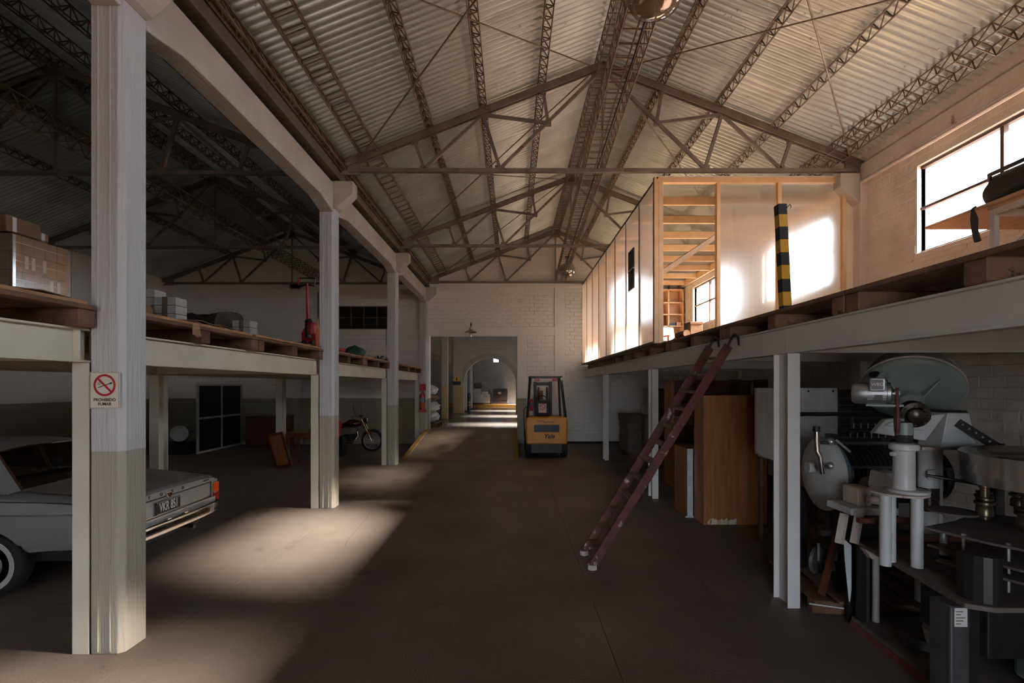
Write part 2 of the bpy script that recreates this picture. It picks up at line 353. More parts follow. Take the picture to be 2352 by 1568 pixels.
# floor: one bed with separate slabs
fl = M().box(XL - .3, XR + .3, YB, YE, -0.30, -0.03).build('floor', 'joint', kind='structure', label='dusty grey concrete warehouse floor laid in large slabs')
xs = [XL - .3, -7.2, -2.78, 0.75, XR + .3]; ys = [YB, -0.1, 4.44, 9.2, 12.92, YE]
for i in range(4):
    for j in range(5):
        M().box(xs[i] + .0025, xs[i + 1] - .0025, ys[j] + .003, ys[j + 1] - .003, -0.06, 0.0).build('slab', 'floor_concrete', fl)
def crack(pts, wd=.006):
    v = []; f = []
    for i, (x, y) in enumerate(pts): v += [(x - wd, y, .0012), (x + wd, y + wd, .0012)]
    for i in range(len(pts) - 1): f.append((2 * i, 2 * i + 1, 2 * i + 3, 2 * i + 2))
    M().add(v, f).build('crack', 'joint', fl)
for k, (p0, p1, wob) in enumerate((((-2.1, 6.0), (-2.4, 9.6), .05), ((-2.9, 9.7), (-1.3, 11.3), .06), ((-1.2, 9.0), (2.2, 9.15), .03), ((-.6, 8.3), (2.6, 8.5), .04), ((1.9, 4.44), (2.1, 7.0), .04), ((-2.2, 3.1), (1.6, 3.4), .05))):
    rr0 = random.Random(k); crack([(p0[0] + (p1[0] - p0[0]) * t / 14 + rr0.uniform(-wob, wob) * .5, p0[1] + (p1[1] - p0[1]) * t / 14 + rr0.uniform(-wob, wob)) for t in range(15)], .0018)
M().box(-60, 60, -60, 90, -0.6, -0.5).build('ground', 'floor_concrete', kind='structure', label='pale yard ground outside the warehouse')

# right wall with a strip window in every bay
WZ0, WZ1 = 3.87, 5.12
WIN = [(c + 1.02, c + 3.29) for c in CYS[:-1]]        # bays between columns
WIN = [(a, b) for a, b in WIN]
wr = M(); wr.box(XR, XR + .3, YB, YE, 0, WZ0); wr.box(XR, XR + .3, YB, YE, WZ1, roof_z(XR) - .02)
e = YB
for a, b in WIN + [(YE, YE)]:
    wr.box(XR, XR + .3, e, a, WZ0, WZ1); e = b
wall_r = wr.build('wall_right', 'wall_paint', kind='structure', label='whitewashed brick side wall with a row of high steel windows')
trimr = M().box(XR - .06, XR + .02, YB, YE, 5.36, 5.62).build('ring_beam', 'wall_paint', wall_r, bevel=.01)

def bricks(mb, u0, u1, v0, v1, fn, L=.315, H=.135, j=.014, proud=.014, skip=None, jit=.005, rnd=random.Random(3)):
    """brick faces over the rectangle u,v; fn(u,v,n)->world"""
    r, v = 0, v0
    while v < v1 - .03:
        u = u0 - (L / 2 if r % 2 else 0); vt = min(v + H - j, v1)
        while u < u1 - .02:
            a, b = max(u, u0), min(u + L - j, u1)
            if b - a > .05 and not (skip and skip((a + b) / 2, (v + vt) / 2)):
                n = proud + rnd.uniform(-jit, jit); d = .005
                mb.add([fn(a, v, 0), fn(b, v, 0), fn(b, vt, 0), fn(a, vt, 0), fn(a + d, v + d, n), fn(b - d, v + d, n), fn(b - d, vt - d, n), fn(a + d, vt - d, n)],
                       [(4, 5, 6, 7), (0, 1, 5, 4), (1, 2, 6, 5), (2, 3, 7, 6), (3, 0, 4, 7)])
            u += L
        v += H; r += 1
    return mb
mb = M()
bricks(mb, -6, YE, .1, 5.34, lambda u, v, n: (XR - n, u, v), skip=lambda u, v: WZ0 - .06 < v < WZ1 + .06 and any(a - .1 < u < b + .1 for a, b in WIN), proud=.006, jit=.004)
mb.build('brick_courses', 'wall_paint', wall_r, kind='stuff', recalc=False)
for c in CYS:                                     # pilasters with a corbel under every truss
    M().box(XR - .10, XR + .02, c, c + .24, 0, 5.36).build('pilaster', 'wall_paint', wall_r, bevel=.012)
    M().prism([(XR - .1, 4.96), (XR - .1, 5.46), (XR - .42, 5.46), (XR - .42, 5.24)], 'y', c, c + .24).build('corbel', 'beam_concrete', wall_r, bevel=.01)
for k, (a, b) in enumerate(WIN):
    wn = thing(f'window_{k + 1}', kind='structure', loc=(XR + .1, (a + b) / 2, WZ0), world=True, label='high steel-framed window with four clear panes under white sky')
    n = 2; pw = (b - a) / n; zm = (WZ0 + WZ1) / 2 + .02
    for i in range(n + 1):
        y = a + pw * i; M().box(XR + .06, XR + .12, y - (.022 if 0 < i < n else .0), y + (.022 if 0 < i < n else .035) - (.035 if i == n else 0) + (0 if i < n else .0), WZ0, WZ1).build('mullion', 'window_steel', wn)
    for z0, z1 in ((WZ0, WZ0 + .04), (zm - .018, zm + .018), (WZ1 - .04, WZ1)):
        M().box(XR + .055, XR + .115, a, b, z0, z1).build('frame_rail', 'window_steel', wn)
    for i in range(n):
        for z0, z1 in ((WZ0 + .04, zm - .018), (zm + .018, WZ1 - .04)):
            M().add([(XR + .09, a + pw * i + .02, z0), (XR + .09, a + pw * (i + 1) - .02, z0), (XR + .09, a + pw * (i + 1) - .02, z1), (XR + .09, a + pw * i + .02, z1)], [(0, 1, 2, 3)]).build('pane', 'window_glass', wn)
    M().box(XR - .03, XR + .06, a - .02, b + .02, WZ0 - .07, WZ0).build('sill', 'wall_paint', wn, bevel=.008)
M().tube([(XR - .09, YB + .1, 5.30), (XR - .09, YE - .1, 5.30)], .028, 8).build('conduit_pipe', 'wall_paint', smooth=True,
    label='painted conduit pipe running along the top of the window wall', cat='pipe')

# left wall, wall behind (with the open gate the daylight behind the camera comes from)
M().box(XL - .3, XL, YB, YE, 0, 5.7).build('wall_left', 'end_wall_paint', kind='structure', label='plain painted side wall of the dark aisle')
GX0, GX1, GZ = -2.4, 0.7, 3.1
wb = M()
wb.prism([(XL - .3, 0), (GX0, 0), (GX0, roof_z(GX0)), (-3.0, 5.68), (LX, LZ), (XL - .3, 5.62)], 'y', YB - .3, YB)
wb.prism([(GX0, GZ), (GX1, GZ), (GX1, roof_z(GX1)), (RX, RZ), (GX0, roof_z(GX0))], 'y', YB - .3, YB)
wb.prism([(GX1, 0), (XR + .3, 0), (XR + .3, 5.66), (GX1, roof_z(GX1))], 'y', YB - .3, YB)
wb.build('wall_back', 'wall_paint', kind='structure', label='gable wall with a wide open gate')

# end wall with the opening to the next hall
OX0, OX1, OZ, NZ = -2.84, 0.18, 3.71, 0.51
we = M()
wla = M().prism([(XL - .3, 0), (-3.14, 0), (-3.14, 5.74), (LX, LZ), (XL - .3, 5.62)], 'y', YE, YE + .3).build('wall_end_aisle', 'end_wall_paint', kind='structure', label='white painted brick gable wall closing the dark aisle')
we.prism([(-3.14, 0), (OX0, 0), (OX0, roof_z(OX0)), (-3.0, 5.72), (-3.14, 5.74)], 'y', YE, YE + .3)
we.prism([(OX0, OZ), (OX1, OZ), (OX1, roof_z(OX1)), (OX0, roof_z(OX0))], 'y', YE, YE + .3)
we.prism([(OX1, 0), (XR + .3, 0), (XR + .3, 5.66), (RX, RZ), (OX1, roof_z(OX1))], 'y', YE, YE + .3)
wall_e = we.build('wall_end', 'end_wall_paint', kind='structure', label='white painted brick gable wall with an opening to the next hall')
def band(x0, x1, z0, z1, name='concrete_band', p=.045):
    a = x1 < -3; M().box(x0, x1, YE - p, YE + .05, z0, z1).build(name, 'end_wall_paint', wla if a else wall_e, bevel=.008)
band(OX0, 1.46, OZ, 4.0); band(-2.9, XR, 5.36, 5.63); band(1.46, 1.80, 0, 5.36); band(OX1, .50, 0, OZ); band(.50, 1.46, 2.82, 3.02)
band(1.80, XR, 2.82, 3.02, p=.02); band(1.50, 1.72, 5.63, 7.2, 'gable_post', .06)
band(XL, -3.14, 5.30, 5.55); band(-7.6, -7.2, 0, 7.2); band(-7.2, -3.14, 4.72, 4.98); band(-7.2, -3.14, 3.72, 3.92, p=.05)
# single bricks where the photo shows them largest
mbk = M(); L0, H0, J0 = .315, .135, .022
mbk.add([(0, 0, 0), (L0 - J0, 0, 0), (L0 - J0, 0, H0 - J0), (0, 0, H0 - J0)] + [(.01, -.026, .01), (L0 - J0 - .01, -.026, .01), (L0 - J0 - .01, -.026, H0 - J0 - .01), (.01, -.026, H0 - J0 - .01)],
        [(4, 5, 6, 7), (0, 1, 5, 4), (1, 2, 6, 5), (2, 3, 7, 6), (3, 0, 4, 7)])
bme = bpy.data.meshes.new('brick'); bme.from_pydata(mbk.v, [], mbk.f); bme.materials.append(MATS['end_wall_paint'])
eloc = wall_e.location; rb = random.Random(5); nb = 0
for (u0, u1, v0, v1) in [(-2.86, 1.44, 4.02, 5.35), (.52, 1.44, 3.04, 3.98), (.52, 1.44, 1.7, 2.8), (1.82, 2.45, 3.04, 5.34)]:
    r, v = 0, v0
    while v < v1 - .06:
        u = u0 - (L0 / 2 if r % 2 else 0)
        while u < u1 - .05:
            a, b = max(u, u0), min(u + L0 - J0, u1)
            if b - a > .06 and nb < 300:
                inst(bme, 'brick', wall_e, Vector((a, YE + .002 + rb.uniform(-.008, .010), v)) - eloc, scale=((b - a) / (L0 - J0), 1, 1)); nb += 1
            u += L0
        v += H0; r += 1
mb = M(); fe = lambda u, v, n: (u, YE - n, v)
bricks(mb, -2.8, 5.7, 5.66, 7.4, fe, skip=lambda u, v: v > roof_z(u) - .12 or 1.48 < u < 1.74)
bricks(mb, 1.82, 2.5, .2, 2.8, fe); bricks(mb, .52, 1.44, .2, 1.66, fe); bricks(mb, 2.5, 5.7, .2, 5.34, fe, skip=lambda u, v: 2.8 < v < 3.04)
mb.build('brick_courses', 'end_wall_paint', wall_e, kind='stuff', recalc=False); mb = M()
bricks(mb, XL, -7.6, .1, 5.28, fe); bricks(mb, -7.2, -3.2, 1.0, 3.70, fe); bricks(mb, -7.2, -3.2, 4.98, 5.28, fe)
bricks(mb, -7.2, -3.2, 3.92, 4.72, fe, skip=lambda u, v: -5.98 < u < -4.2)
bricks(mb, XL, -3.15, 5.57, 7.4, fe, skip=lambda u, v: v > roof_z(u) - .12 or -7.62 < u < -7.18)
mb.build('brick_courses', 'end_wall_paint', wla, kind='stuff', recalc=False)
wn = thing('window_9', kind='structure', loc=(-5.1, YE - .03, 3.92), world=True, label='low dark steel window with eight panes in the brick end wall')
x0, x1, z0, z1 = -5.95, -4.2, 3.93, 4.71
M().box(x0, x1, YE - .012, YE - .004, z0, z1).build('pane', 'unlit_room_glass', wn)
for i in range(5): x = x0 + (x1 - x0) * i / 4; M().box(x - .018, x + .018, YE - .05, YE - .004, z0, z1).build('mullion', 'window_steel', wn)
for z in (z0 + .015, (z0 + z1) / 2, z1 - .015): M().box(x0, x1, YE - .046, YE - .006, z - .016, z + .016).build('frame_rail', 'window_steel', wn)

# ramp up to the next hall
rp = M().prism([(12.92, 0.001), (YE + .3, NZ), (YE + .3, 0.001)], 'x', -2.9, OX1).build('ramp', 'ramp_concrete', kind='structure', label='worn concrete ramp rising to the next hall')
for a, b in ((-2.98, -2.86), (OX1 - .14, OX1)):
    M().prism([(12.86, 0.0), (12.92, .02), (YE, NZ + .012), (YE, 0.0)], 'x', a, b).build('edge_stripe', 'ramp_yellow', rp)
M().box(.5, XR, YE - .06, YE - .045, 0, .09).build('baseboard_end', 'joint', kind='structure', label='dark skirting strip at the foot of the end wall')

# concrete colonnade
for i, c in enumerate(CYS):
    d = .235; ch = .035
    poly = [(-3.135, c), (-2.90 - ch, c), (-2.90, c + ch), (-2.90, c + d), (-3.135, c + d)]
    root = thing('concrete_column', ['', '', 'white and beige concrete column carrying the no smoking sign', 'white and beige concrete column beside the stored motorcycle',
            'white and beige concrete column at the foot of the ramp', 'white concrete column with the fire extinguisher at the end wall'][i] or 'white and beige concrete column behind the parked car',
            'column', (-3.02, c + .12, 0), world=True, group='concrete columns of the colonnade')
    M().prism(poly, 'z', 0, 4.95).build('shaft', 'column_paint', root, bevel=.006)
    M().prism([(-2.905, 4.88), (-2.905, 5.33), (-2.59, 5.33), (-2.59, 5.14), (-2.62, 5.10), (-2.84, 4.90)], 'y', c, c + d).build('corbel', 'beam_concrete', root, bevel=.012)
    M().box(-3.135, -2.90, c, c + d, 4.95, 5.33).build('head', 'beam_concrete', root, bevel=.006)
    for k in (0, 1): M().tube([(-3.08 + .09 * k, c - .002, .02), (-3.08 + .09 * k, c - .002, 4.9)], .006, 5).build('form_seam', 'column_paint', root)
for i in range(len(CYS) - 1):
    a, b = CYS[i] + .235, CYS[i + 1]; h = .10
    M().prism([(a, 4.82), (a + .5, 4.92), (b - .5, 4.92), (b, 4.82), (b, 5.30), (a, 5.30)], 'x', -3.125, -2.905).build('concrete_beam', 'beam_concrete', bevel=.014,
        label=['concrete tie beam behind the parked car', 'concrete beam leading off from the signed column', 'concrete beam between signed column and motorcycle column',
               'concrete beam between motorcycle column and ramp column', 'concrete beam between ramp column and end wall'][i], cat='beam', group='concrete beams of the colonnade')
M().prism([(-3.22, 5.62), (-3.22, 5.38), (-2.83, 5.38), (-2.83, 5.60), (-2.79, 5.60), (-2.79, 5.64), (-2.85, 5.64), (-2.85, 5.42), (-3.18, 5.42), (-3.18, 5.62)], 'y', YB, YE - .02).build('valley_gutter', 'gutter', bevel=.004,
    label='long brown sheet steel valley gutter above the concrete beams', cat='gutter')

# ------------------------------------------------------------------ steel mezzanines
def hpost(mb, x0, x1, y0, y1, z0, z1, tf=.012, tw=.009):
    xm = (x0 + x1) / 2
    return mb.prism([(x0, y0), (x1, y0), (x1, y0 + tf), (xm + tw, y0 + tf), (xm + tw, y1 - tf), (x1, y1 - tf), (x1, y1), (x0, y1), (x0, y1 - tf), (xm - tw, y1 - tf), (xm - tw, y0 + tf), (x0, y0 + tf)], 'z', z0, z1)
def ibeam_y(mb, x0, x1, z0, z1, y0, y1, tf=.014, tw=.009):
    xm = (x0 + x1) / 2
    return mb.prism([(x0, z0), (x1, z0), (x1, z0 + tf), (xm + tw, z0 + tf), (xm + tw, z1 - tf), (x1, z1 - tf), (x1, z1), (x0, z1), (x0, z1 - tf), (xm - tw, z1 - tf), (xm - tw, z0 + tf), (x0, z0 + tf)], 'y', y0, y1)
def ibeam_x(mb, y0, y1, z0, z1, x0, x1, tf=.014, tw=.009):
    ym = (y0 + y1) / 2
    return mb.prism([(y0, z0), (y1, z0), (y1, z0 + tf), (ym + tw, z0 + tf), (ym + tw, z1 - tf), (y1, z1 - tf), (y1, z1), (y0, z1), (y0, z1 - tf), (ym - tw, z1 - tf), (ym - tw, z0 + tf), (y0, z0 + tf)], 'x', x0, x1)
RP = [0.05, 4.34, 8.54, 12.92]
rl = ['white steel post holding the window side mezzanine behind the camera', 'white steel H post in front of the bottling machine', 'white steel H post behind the leaning ladder', 'thin white steel post standing near the forklift']
for y, l in zip(RP, rl):
    hpost(M(), 2.475, 2.586, y, y + .24, 0, 2.29).build('steel_post', 'white_steel', label=l, cat='post', group='white steel mezzanine posts', bevel=.002, seg=1)
seg = [YB + .05, .17, 4.46, 8.66, 13.04, YE - .02]
bl = ['white steel edge beam behind the camera', 'white steel edge beam above the bottling machine', 'white steel edge beam that the red ladder hooks onto', 'white steel edge beam under the translucent room', 'white steel edge beam running to the end wall over the forklift']
for i in range(5):
    ibeam_y(M(), 2.475, 2.586, 2.29, 2.535, seg[i] + .002, seg[i + 1] - .002).build('steel_edge_beam', 'white_steel', label=bl[i], cat='beam', group='white steel mezzanine edge beams')
jl = ['dark cross beam over the wall behind the camera', 'dark cross beam over the bottling machine', 'dark cross beam over the wardrobe', 'dark cross beam over the wrapped pallets']
for y, l in zip(RP, jl):
    ibeam_x(M(), y + .06, y + .17, 2.30, 2.53, 2.59, XR - .12).build('cross_beam', 'white_steel', label=l, cat='beam', group='cross beams under the mezzanine')
for k, y in enumerate((2.2, 6.6, 10.8, 14.8)):
    ibeam_x(M(), y, y + .1, 2.33, 2.53, 2.59, XR - .02).build('cross_beam', 'white_steel', label=['dark steel joist nearest the plywood table above', 'dark steel joist above the wardrobe side', 'dark steel joist under the translucent room', 'dark steel joist by the end wall'][k], cat='beam', group='cross beams under the mezzanine')

LP_ = [-.67, 3.6, 7.87, 12.14, 16.3]
ll = ['cream steel post beside the column behind the car', 'cream steel post tight against the signed column', 'cream steel post tight against the motorcycle column', 'cream steel post tight against the ramp column', 'cream steel post at the end wall corner']
for y, l in zip(LP_, ll):
    hpost(M(), -3.275, -3.150, y, y + .22, 0, 2.17).build('steel_post', 'cream_steel', label=l, cat='post', group='cream steel posts along the colonnade', bevel=.002, seg=1)
for y, l in zip(LP_[1:4], ['cream steel post standing behind the parked car', 'cream steel post standing behind the car boot', 'cream steel post next to the leaning wooden board']):
    hpost(M(), -5.98, -5.82, y + .1, y + .32, 0, 2.17).build('steel_post', 'cream_steel', label=l, cat='post', group='inner row of cream steel posts', bevel=.002, seg=1)
for i in range(4):
    b = LP_[i + 1] + .02; a = LP_[i] + .03
    o = ibeam_y(M(), -3.265, -3.155, 2.173, 2.42, a + .05, b).build('steel_edge_beam', 'cream_steel', label=['cream steel edge beam above the parked car', 'cream steel edge beam under the stacked paper bundles', 'cream steel edge beam over the motorcycle', 'cream steel edge beam running to the end wall'][i], cat='beam', group='cream steel mezzanine edge beams')
    M().box(-3.262, -3.158, b - .09, b - .08, 2.187, 2.406).build('stiffener', 'cream_steel', o)
    ibeam_y(M(), -5.96, -5.85, 2.173, 2.42, a, b).build('inner_beam', 'cream_steel', label=['cream inner beam over the car roof', 'cream inner beam behind the car boot', 'cream inner beam over the small red table', 'cream inner beam next to the end wall window'][i], cat='beam', group='inner beams of the aisle mezzanine')
for k, y in enumerate(LP_[1:4]):
    ibeam_x(M(), y + .06, y + .17, 2.19, 2.40, -5.85, -3.28).build('cross_beam', 'cream_steel', label=['cream cross beam over the car', 'cream cross beam behind the motorcycle column', 'cream cross beam near the ramp column'][k], cat='beam', group='cross beams of the aisle mezzanine')

# pallets: deck boards along Y, stringers along X whose ends face the hall
def make_pallet(name, mat, label, L=1.999, W=1.088, H=.16, group=None, seed=1, edge=True):
    r = random.Random(seed); root = thing(name, label, 'pallet', group=group)
    for k, y in enumerate((-L / 2 + .075, 0, L / 2 - .075)):
        M().box(-W / 2 + .01, W / 2, y - .07, y + .07, 0, H - .03).build('stringer', mat, root, bevel=.008, seg=1)
    n = 7; bw = W / n
    for k in range(n):
        x = -W / 2 + bw * k; e = r.uniform(-.0, .0)
        M().box(x + .0005, x + bw - .0005, -L / 2 + e, L / 2 + e, H - .03, H + r.uniform(-.003, .003)).build('deck_board', mat, root, bevel=.004, seg=1)
    return root
pr = make_pallet('wooden_pallet', 'pallet_wood_red', 'reddish wooden pallet at the mezzanine edge below the plywood table', group='pallets decking the window side mezzanine')
pr.location = (2.974, 2.55, 2.535)
rows = [(2.974, ['reddish wooden pallet on the edge beam below the striped post', 'reddish wooden pallet on the edge beam above the ladder top', 'reddish wooden pallet reaching under the translucent room']),
        (4.064, ['wooden pallet in the middle deck row under the plywood table', 'wooden pallet in the middle deck row before the translucent wall', 'wooden pallet in the middle deck row under the room']),
        (5.154, ['wooden deck pallet along the window wall by the plywood table', 'wooden deck pallet along the window wall by the translucent wall', 'wooden deck pallet along the window wall in the room'])]
for x, ls in rows:
    for k, l in enumerate(ls):
        dup(pr, (x, 4.55 + 2.0 * k, 2.535), label=l)
for x, l in ((4.064, 'wooden pallet of the middle deck row beneath the table legs'), (5.154, 'wooden deck pallet in the corner under the table')): dup(pr, (x, 2.55, 2.535), label=l)
for k in range(3):
    dup(pr, (2.974, 10.55 + 2.0 * k if k < 3 else 15.55, 2.535), label=['dark pallet under the third and fourth translucent panels', 'dark pallet under the middle translucent panels', 'dark pallet under the far translucent panels', 'dark pallet under the last translucent panel by the end wall'][k])
M().box(2.47, 5.66, 8.1, YE - .05, 2.701, 2.713).build('room_deck', 'pine_floor', label='plywood floor of the translucent room', cat='floor board')
M().box(3.53, 5.66, 9.6, YE - .05, 2.60, 2.695).build('deck_board_bed', 'pallet_wood_red', label='dark timber bed under the room floor', cat='floor board')
M().box(2.5, 5.34, YB + .1, 1.5, 2.56, 2.68).build('deck_bed', 'pallet_wood_red', label='timber decking on the mezzanine behind the camera', cat='floor board')

pl = make_pallet('wooden_pallet', 'pallet_wood', 'wooden pallet on the cream beam under the wrapped boxes', group='pallets decking the aisle mezzanine', seed=2)
pl.location = (-3.60, 2.57, 2.42); pl.rotation_euler = (0, 0, PI)
lls = ['wooden pallet on the cream beam with a flap of film hanging', 'wooden pallet on the cream beam below the paper bundles', 'wooden pallet on the cream beam under the red pallet jack',
       'wooden pallet on the cream beam below the dark steel window', 'wooden pallet on the cream beam beside the ramp column', 'wooden pallet on the cream beam at the end wall', 'wooden pallet on the cream beam behind the camera']
for l, y in zip(lls, (4.85, 6.85, 9.12, 11.12, 13.39, 15.39, .55)): dup(pl, (-3.60, y, 2.42), rotz=PI, label=l)
for l, y in zip(['inner row pallet behind the camera', 'inner row pallet before the wrapped cartons', 'inner row pallet under the flat grey crate', 'inner row pallet under the tall paper stacks', 'inner row pallet under the black tarpaulin', 'inner row pallet behind the green bundle',
                 'inner row pallet behind the cable scrap', 'inner row pallet against the brick end wall'], [.5 + 2.02 * k for k in range(8)]): dup(pl, (-4.69, y, 2.42), rotz=PI, label='wooden ' + l)
M().box(-6.0, -5.24, YB + .1, YE - .1, 2.42, 2.57).build('deck_bed', 'pallet_wood', label='timber decking along the inner edge of the aisle mezzanine', cat='floor board')
M().box(-5.2, -3.1, YB + .1, -.62, 2.425, 2.575).build('deck_bed', 'pallet_wood', label='timber decking of the aisle mezzanine behind the camera', cat='floor board')
# plywood sheets on top of the aisle pallets
for k, (a, b) in enumerate([(1.55, 3.50), (3.75, 5.7), (5.75, 7.75), (8.0, 9.9), (9.95, 11.95), (12.2, 14.1), (14.2, 16.2)]):
    M().box(-5.9, -3.075 + .015 * (k % 3), a, b, 2.584, 2.608).build('plywood_sheet', 'plywood_edge', cat='plywood sheet', group='plywood sheets on the aisle mezzanine',
        label=['plywood sheet under the film wrapped boxes', 'plywood sheet under curled cardboard sheets', 'plywood sheet under the white paper bundles', 'plywood sheet behind the red pallet jack', 'plywood sheet before the dark steel window', 'plywood sheet beside the ramp column', 'plywood sheet by the end wall'][k])

# ================================================================== ROOF
ceil = thing('ceiling', kind='structure', loc=(0, 0, 5.7), world=True, label='corrugated galvanised steel roof over two gabled naves')
def sheet_mesh(name, length, width, mat='galvanised', amp=.026, pitch=.107, per=8):
    """corrugated sheet: length along +x (down the slope), width along y"""
    n = int(round(width / pitch)) * per; v = []; f = []
    for i in range(n + 1):
        y = width * i / n; z = amp * math.cos(2 * PI * y / pitch * (round(width / pitch) * pitch / width))
        v += [(0, y, z), (length, y, z - .001)]
    for i in range(n): f.append((2 * i, 2 * i + 1, 2 * i + 3, 2 * i + 2))
    me = bpy.data.meshes.new(name); me.from_pydata(v, [], f); me.materials.append(MATS[mat])
    me.polygons.foreach_set('use_smooth', [True] * n); return me
SW = BAY / 4
ang = math.atan(SLP)
def slope(xr, zr, xe, side, ny, y0, mat='galvanised'):
    run = abs(xe - xr); ln = run / math.cos(ang) + .05
    me = sheet_mesh('roof_sheet', ln, SW + .06, mat)
    for k in range(ny):
        dz = .012 if k % 2 else 0.0
        o = inst(me, 'roof_sheet', ceil, Vector((xr, y0 + SW * k, zr + dz)) - Vector((0, 0, 5.7)), (0, 0, 0))
        if side > 0: o.rotation_euler = (0, ang, 0)
        else:
            o.rotation_euler = Matrix.Rotation(PI, 4, 'Z').to_euler(); o.rotation_euler = (Matrix.Rotation(-ang, 4, 'Y') @ Matrix.Rotation(PI, 4, 'Z')).to_euler(); o.location.y += SW + .06
ny = int(math.ceil((YE + .3 - (YB - .3)) / SW)); y00 = CYS[0] - SW * 0 - 0; y00 = YE + .3 - ny * SW
slope(RX, RZ, XR + .35, 1, ny, y00); slope(RX, RZ, -3.02, -1, ny, y00)
slope(LX, LZ, -2.98, 1, ny, y00); slope(LX, LZ, XL - .35, -1, ny, y00)
M().prism([(RX - .22, RZ - .05), (RX, RZ + .05), (RX + .22, RZ - .05), (RX, RZ + .09)], 'y', YB - .3, YE + .3).build('ridge_cap', 'galvanised', ceil)
M().prism([(LX - .22, LZ - .05), (LX, LZ + .05), (LX + .22, LZ - .05), (LX, LZ + .09)], 'y', YB - .3, YE + .3).build('ridge_cap', 'galvanised', ceil)
M().prism([(XR - .02, 5.64), (XR + .3, 5.6), (XR + .3, 5.76), (XR - .02, 5.84)], 'y', YB, YE).build('eave_filler', 'wall_paint', ceil)
M().box(-3.25, -2.72, YB, YE, 5.645, 5.66).build('valley_flashing', 'gutter', ceil)
bt = M(); r = random.Random(11)                          # roofing screw tips under the sheets
for k in range(900):
    x = RX + random.choice((-1, 1)) * r.uniform(.3, 4.2); y = r.uniform(1.2, 16.4); z = roof_z(x) - .012; s = r.uniform(.006, .014)
    bt.cbox((x, y, z), (s, s * r.uniform(1, 2.6), .02))
bt.build('screw_tips', 'bolt', ceil, kind='stuff')

# open-web purlins of bent round bar
def lattice(mb_ch, mb_web, x, z, wd, h, y0, y1, pitch, r=.0075, tilt=0.0, rungs=True, four=False):
    ca, sa = math.cos(tilt), math.sin(tilt)
    def p(u, v, y): return (x + u * ca - v * sa, y, z + u * sa + v * ca)
    lows = [(-wd / 2, -h / 2), (wd / 2, -h / 2)]; ups = [(-wd / 2, h / 2), (wd / 2, h / 2)] if four else [(0, h / 2)]
    for u, v in lows + ups: mb_ch.append(((p(u, v, y0), p(u, v, y1)), r * 1.25))
    n = int((y1 - y0) / pitch)
    for si, (u, v) in enumerate(lows):
        t = ups[si] if four else ups[0]; pts = []
        for k in range(n * 2 + 1):
            y = y0 + pitch * k / 2; pts.append(p(*( (u, v) if k % 2 == 0 else t), y))
        for a, b in zip(pts[:-1], pts[1:]): mb_web.tube([a, b], r, 4, cap=False)
    if rungs:
        for k in range(n + 1):
            y = y0 + pitch * k
            mb_web.tube([p(*lows[0], y), p(*lows[1], y)], r, 4, cap=False)
            if four: mb_web.tube([p(*ups[0], y + pitch / 2), p(*ups[1], y + pitch / 2)], r, 4, cap=False)
def purlin(name, label, x, z, wd, h, pitch, y0=YB + .1, y1=YE - .03, tilt=0.0, group=None, four=False, r=.0082, rungs=True, mat='lattice_steel'):
    root = thing(name, label, 'lattice beam', (x, y0, z), world=True, group=group); ch = []; web = M()
    lattice(ch, web, x, z, wd, h, y0, y1, pitch, r, tilt, rungs, four)
    for pts, rr in ch: M().tube(pts, rr, 6).build('chord_bar', mat, root, smooth=True)
    web.build('lacing', mat, root)
    return root
G = 'open-web purlins under the roof sheets'
plist = [(-2.36, .27, .16, .24, True, 'wide ladder-like lattice purlin beside the valley gutter'), (-1.36, .13, .14, .20, False, 'lattice purlin one in from the wide gutter-side purlin'),
         (-.50, .13, .14, .20, False, 'lattice purlin halfway up the gutter-side roof slope'), (.46, .13, .14, .20, False, 'lattice purlin next to the ridge on the gutter-side slope'),
         (2.46, .13, .14, .20, False, 'lattice purlin next to the ridge on the window-side slope'), (3.38, .13, .14, .20, False, 'lattice purlin halfway down the window-side slope'),
         (4.30, .13, .14, .20, False, 'lattice purlin one in from the window wall'), (5.34, .26, .20, .24, True, 'wide lattice purlin along the top of the window wall')]
for x, wd, h, pt, four, l in plist:
    t = -ang if x > RX else ang
    purlin('lattice_purlin', l, x, roof_z(x) - .028 - h / 2 / math.cos(ang), wd, h, pt, tilt=t, group=G, four=four)
purlin('lattice_purlin', 'narrow lattice purlin resting on the valley gutter edge', -2.76, 5.60, .09, .12, .24, group=G)
purlin('ridge_lattice', 'boxed lattice beam running along the roof ridge', RX, RZ - .24, .20, .26, .22, four=True)
for x, l in ((-9.6, 'lattice purlin on the outer slope over the dark aisle'), (-8.5, 'lattice purlin outside the dark aisle ridge'), (-6.4, 'lattice purlin inside the dark aisle ridge'), (-5.3, 'lattice purlin on the inner slope over the dark aisle'), (-4.1, 'wide lattice purlin low over the aisle mezzanine')):
    t = -ang if x > LX else ang; four = x == -4.1
    purlin('lattice_purlin', l, x, roof_z(x) - .03 - .08, .24 if four else .13, .15, .24, tilt=t, group='open-web purlins over the dark aisle', four=four)
purlin('ridge_lattice', 'boxed lattice beam along the ridge of the dark aisle', LX, LZ - .22, .2, .24, .24, four=True)
# lattice beam on the tie rods of the dark aisle (seen behind the first column)
purlin('cable_lattice', 'boxed lattice beam lying on the tie bars of the dark aisle', -6.62, 5.72, .3, .22, .26, four=True, r=.009)

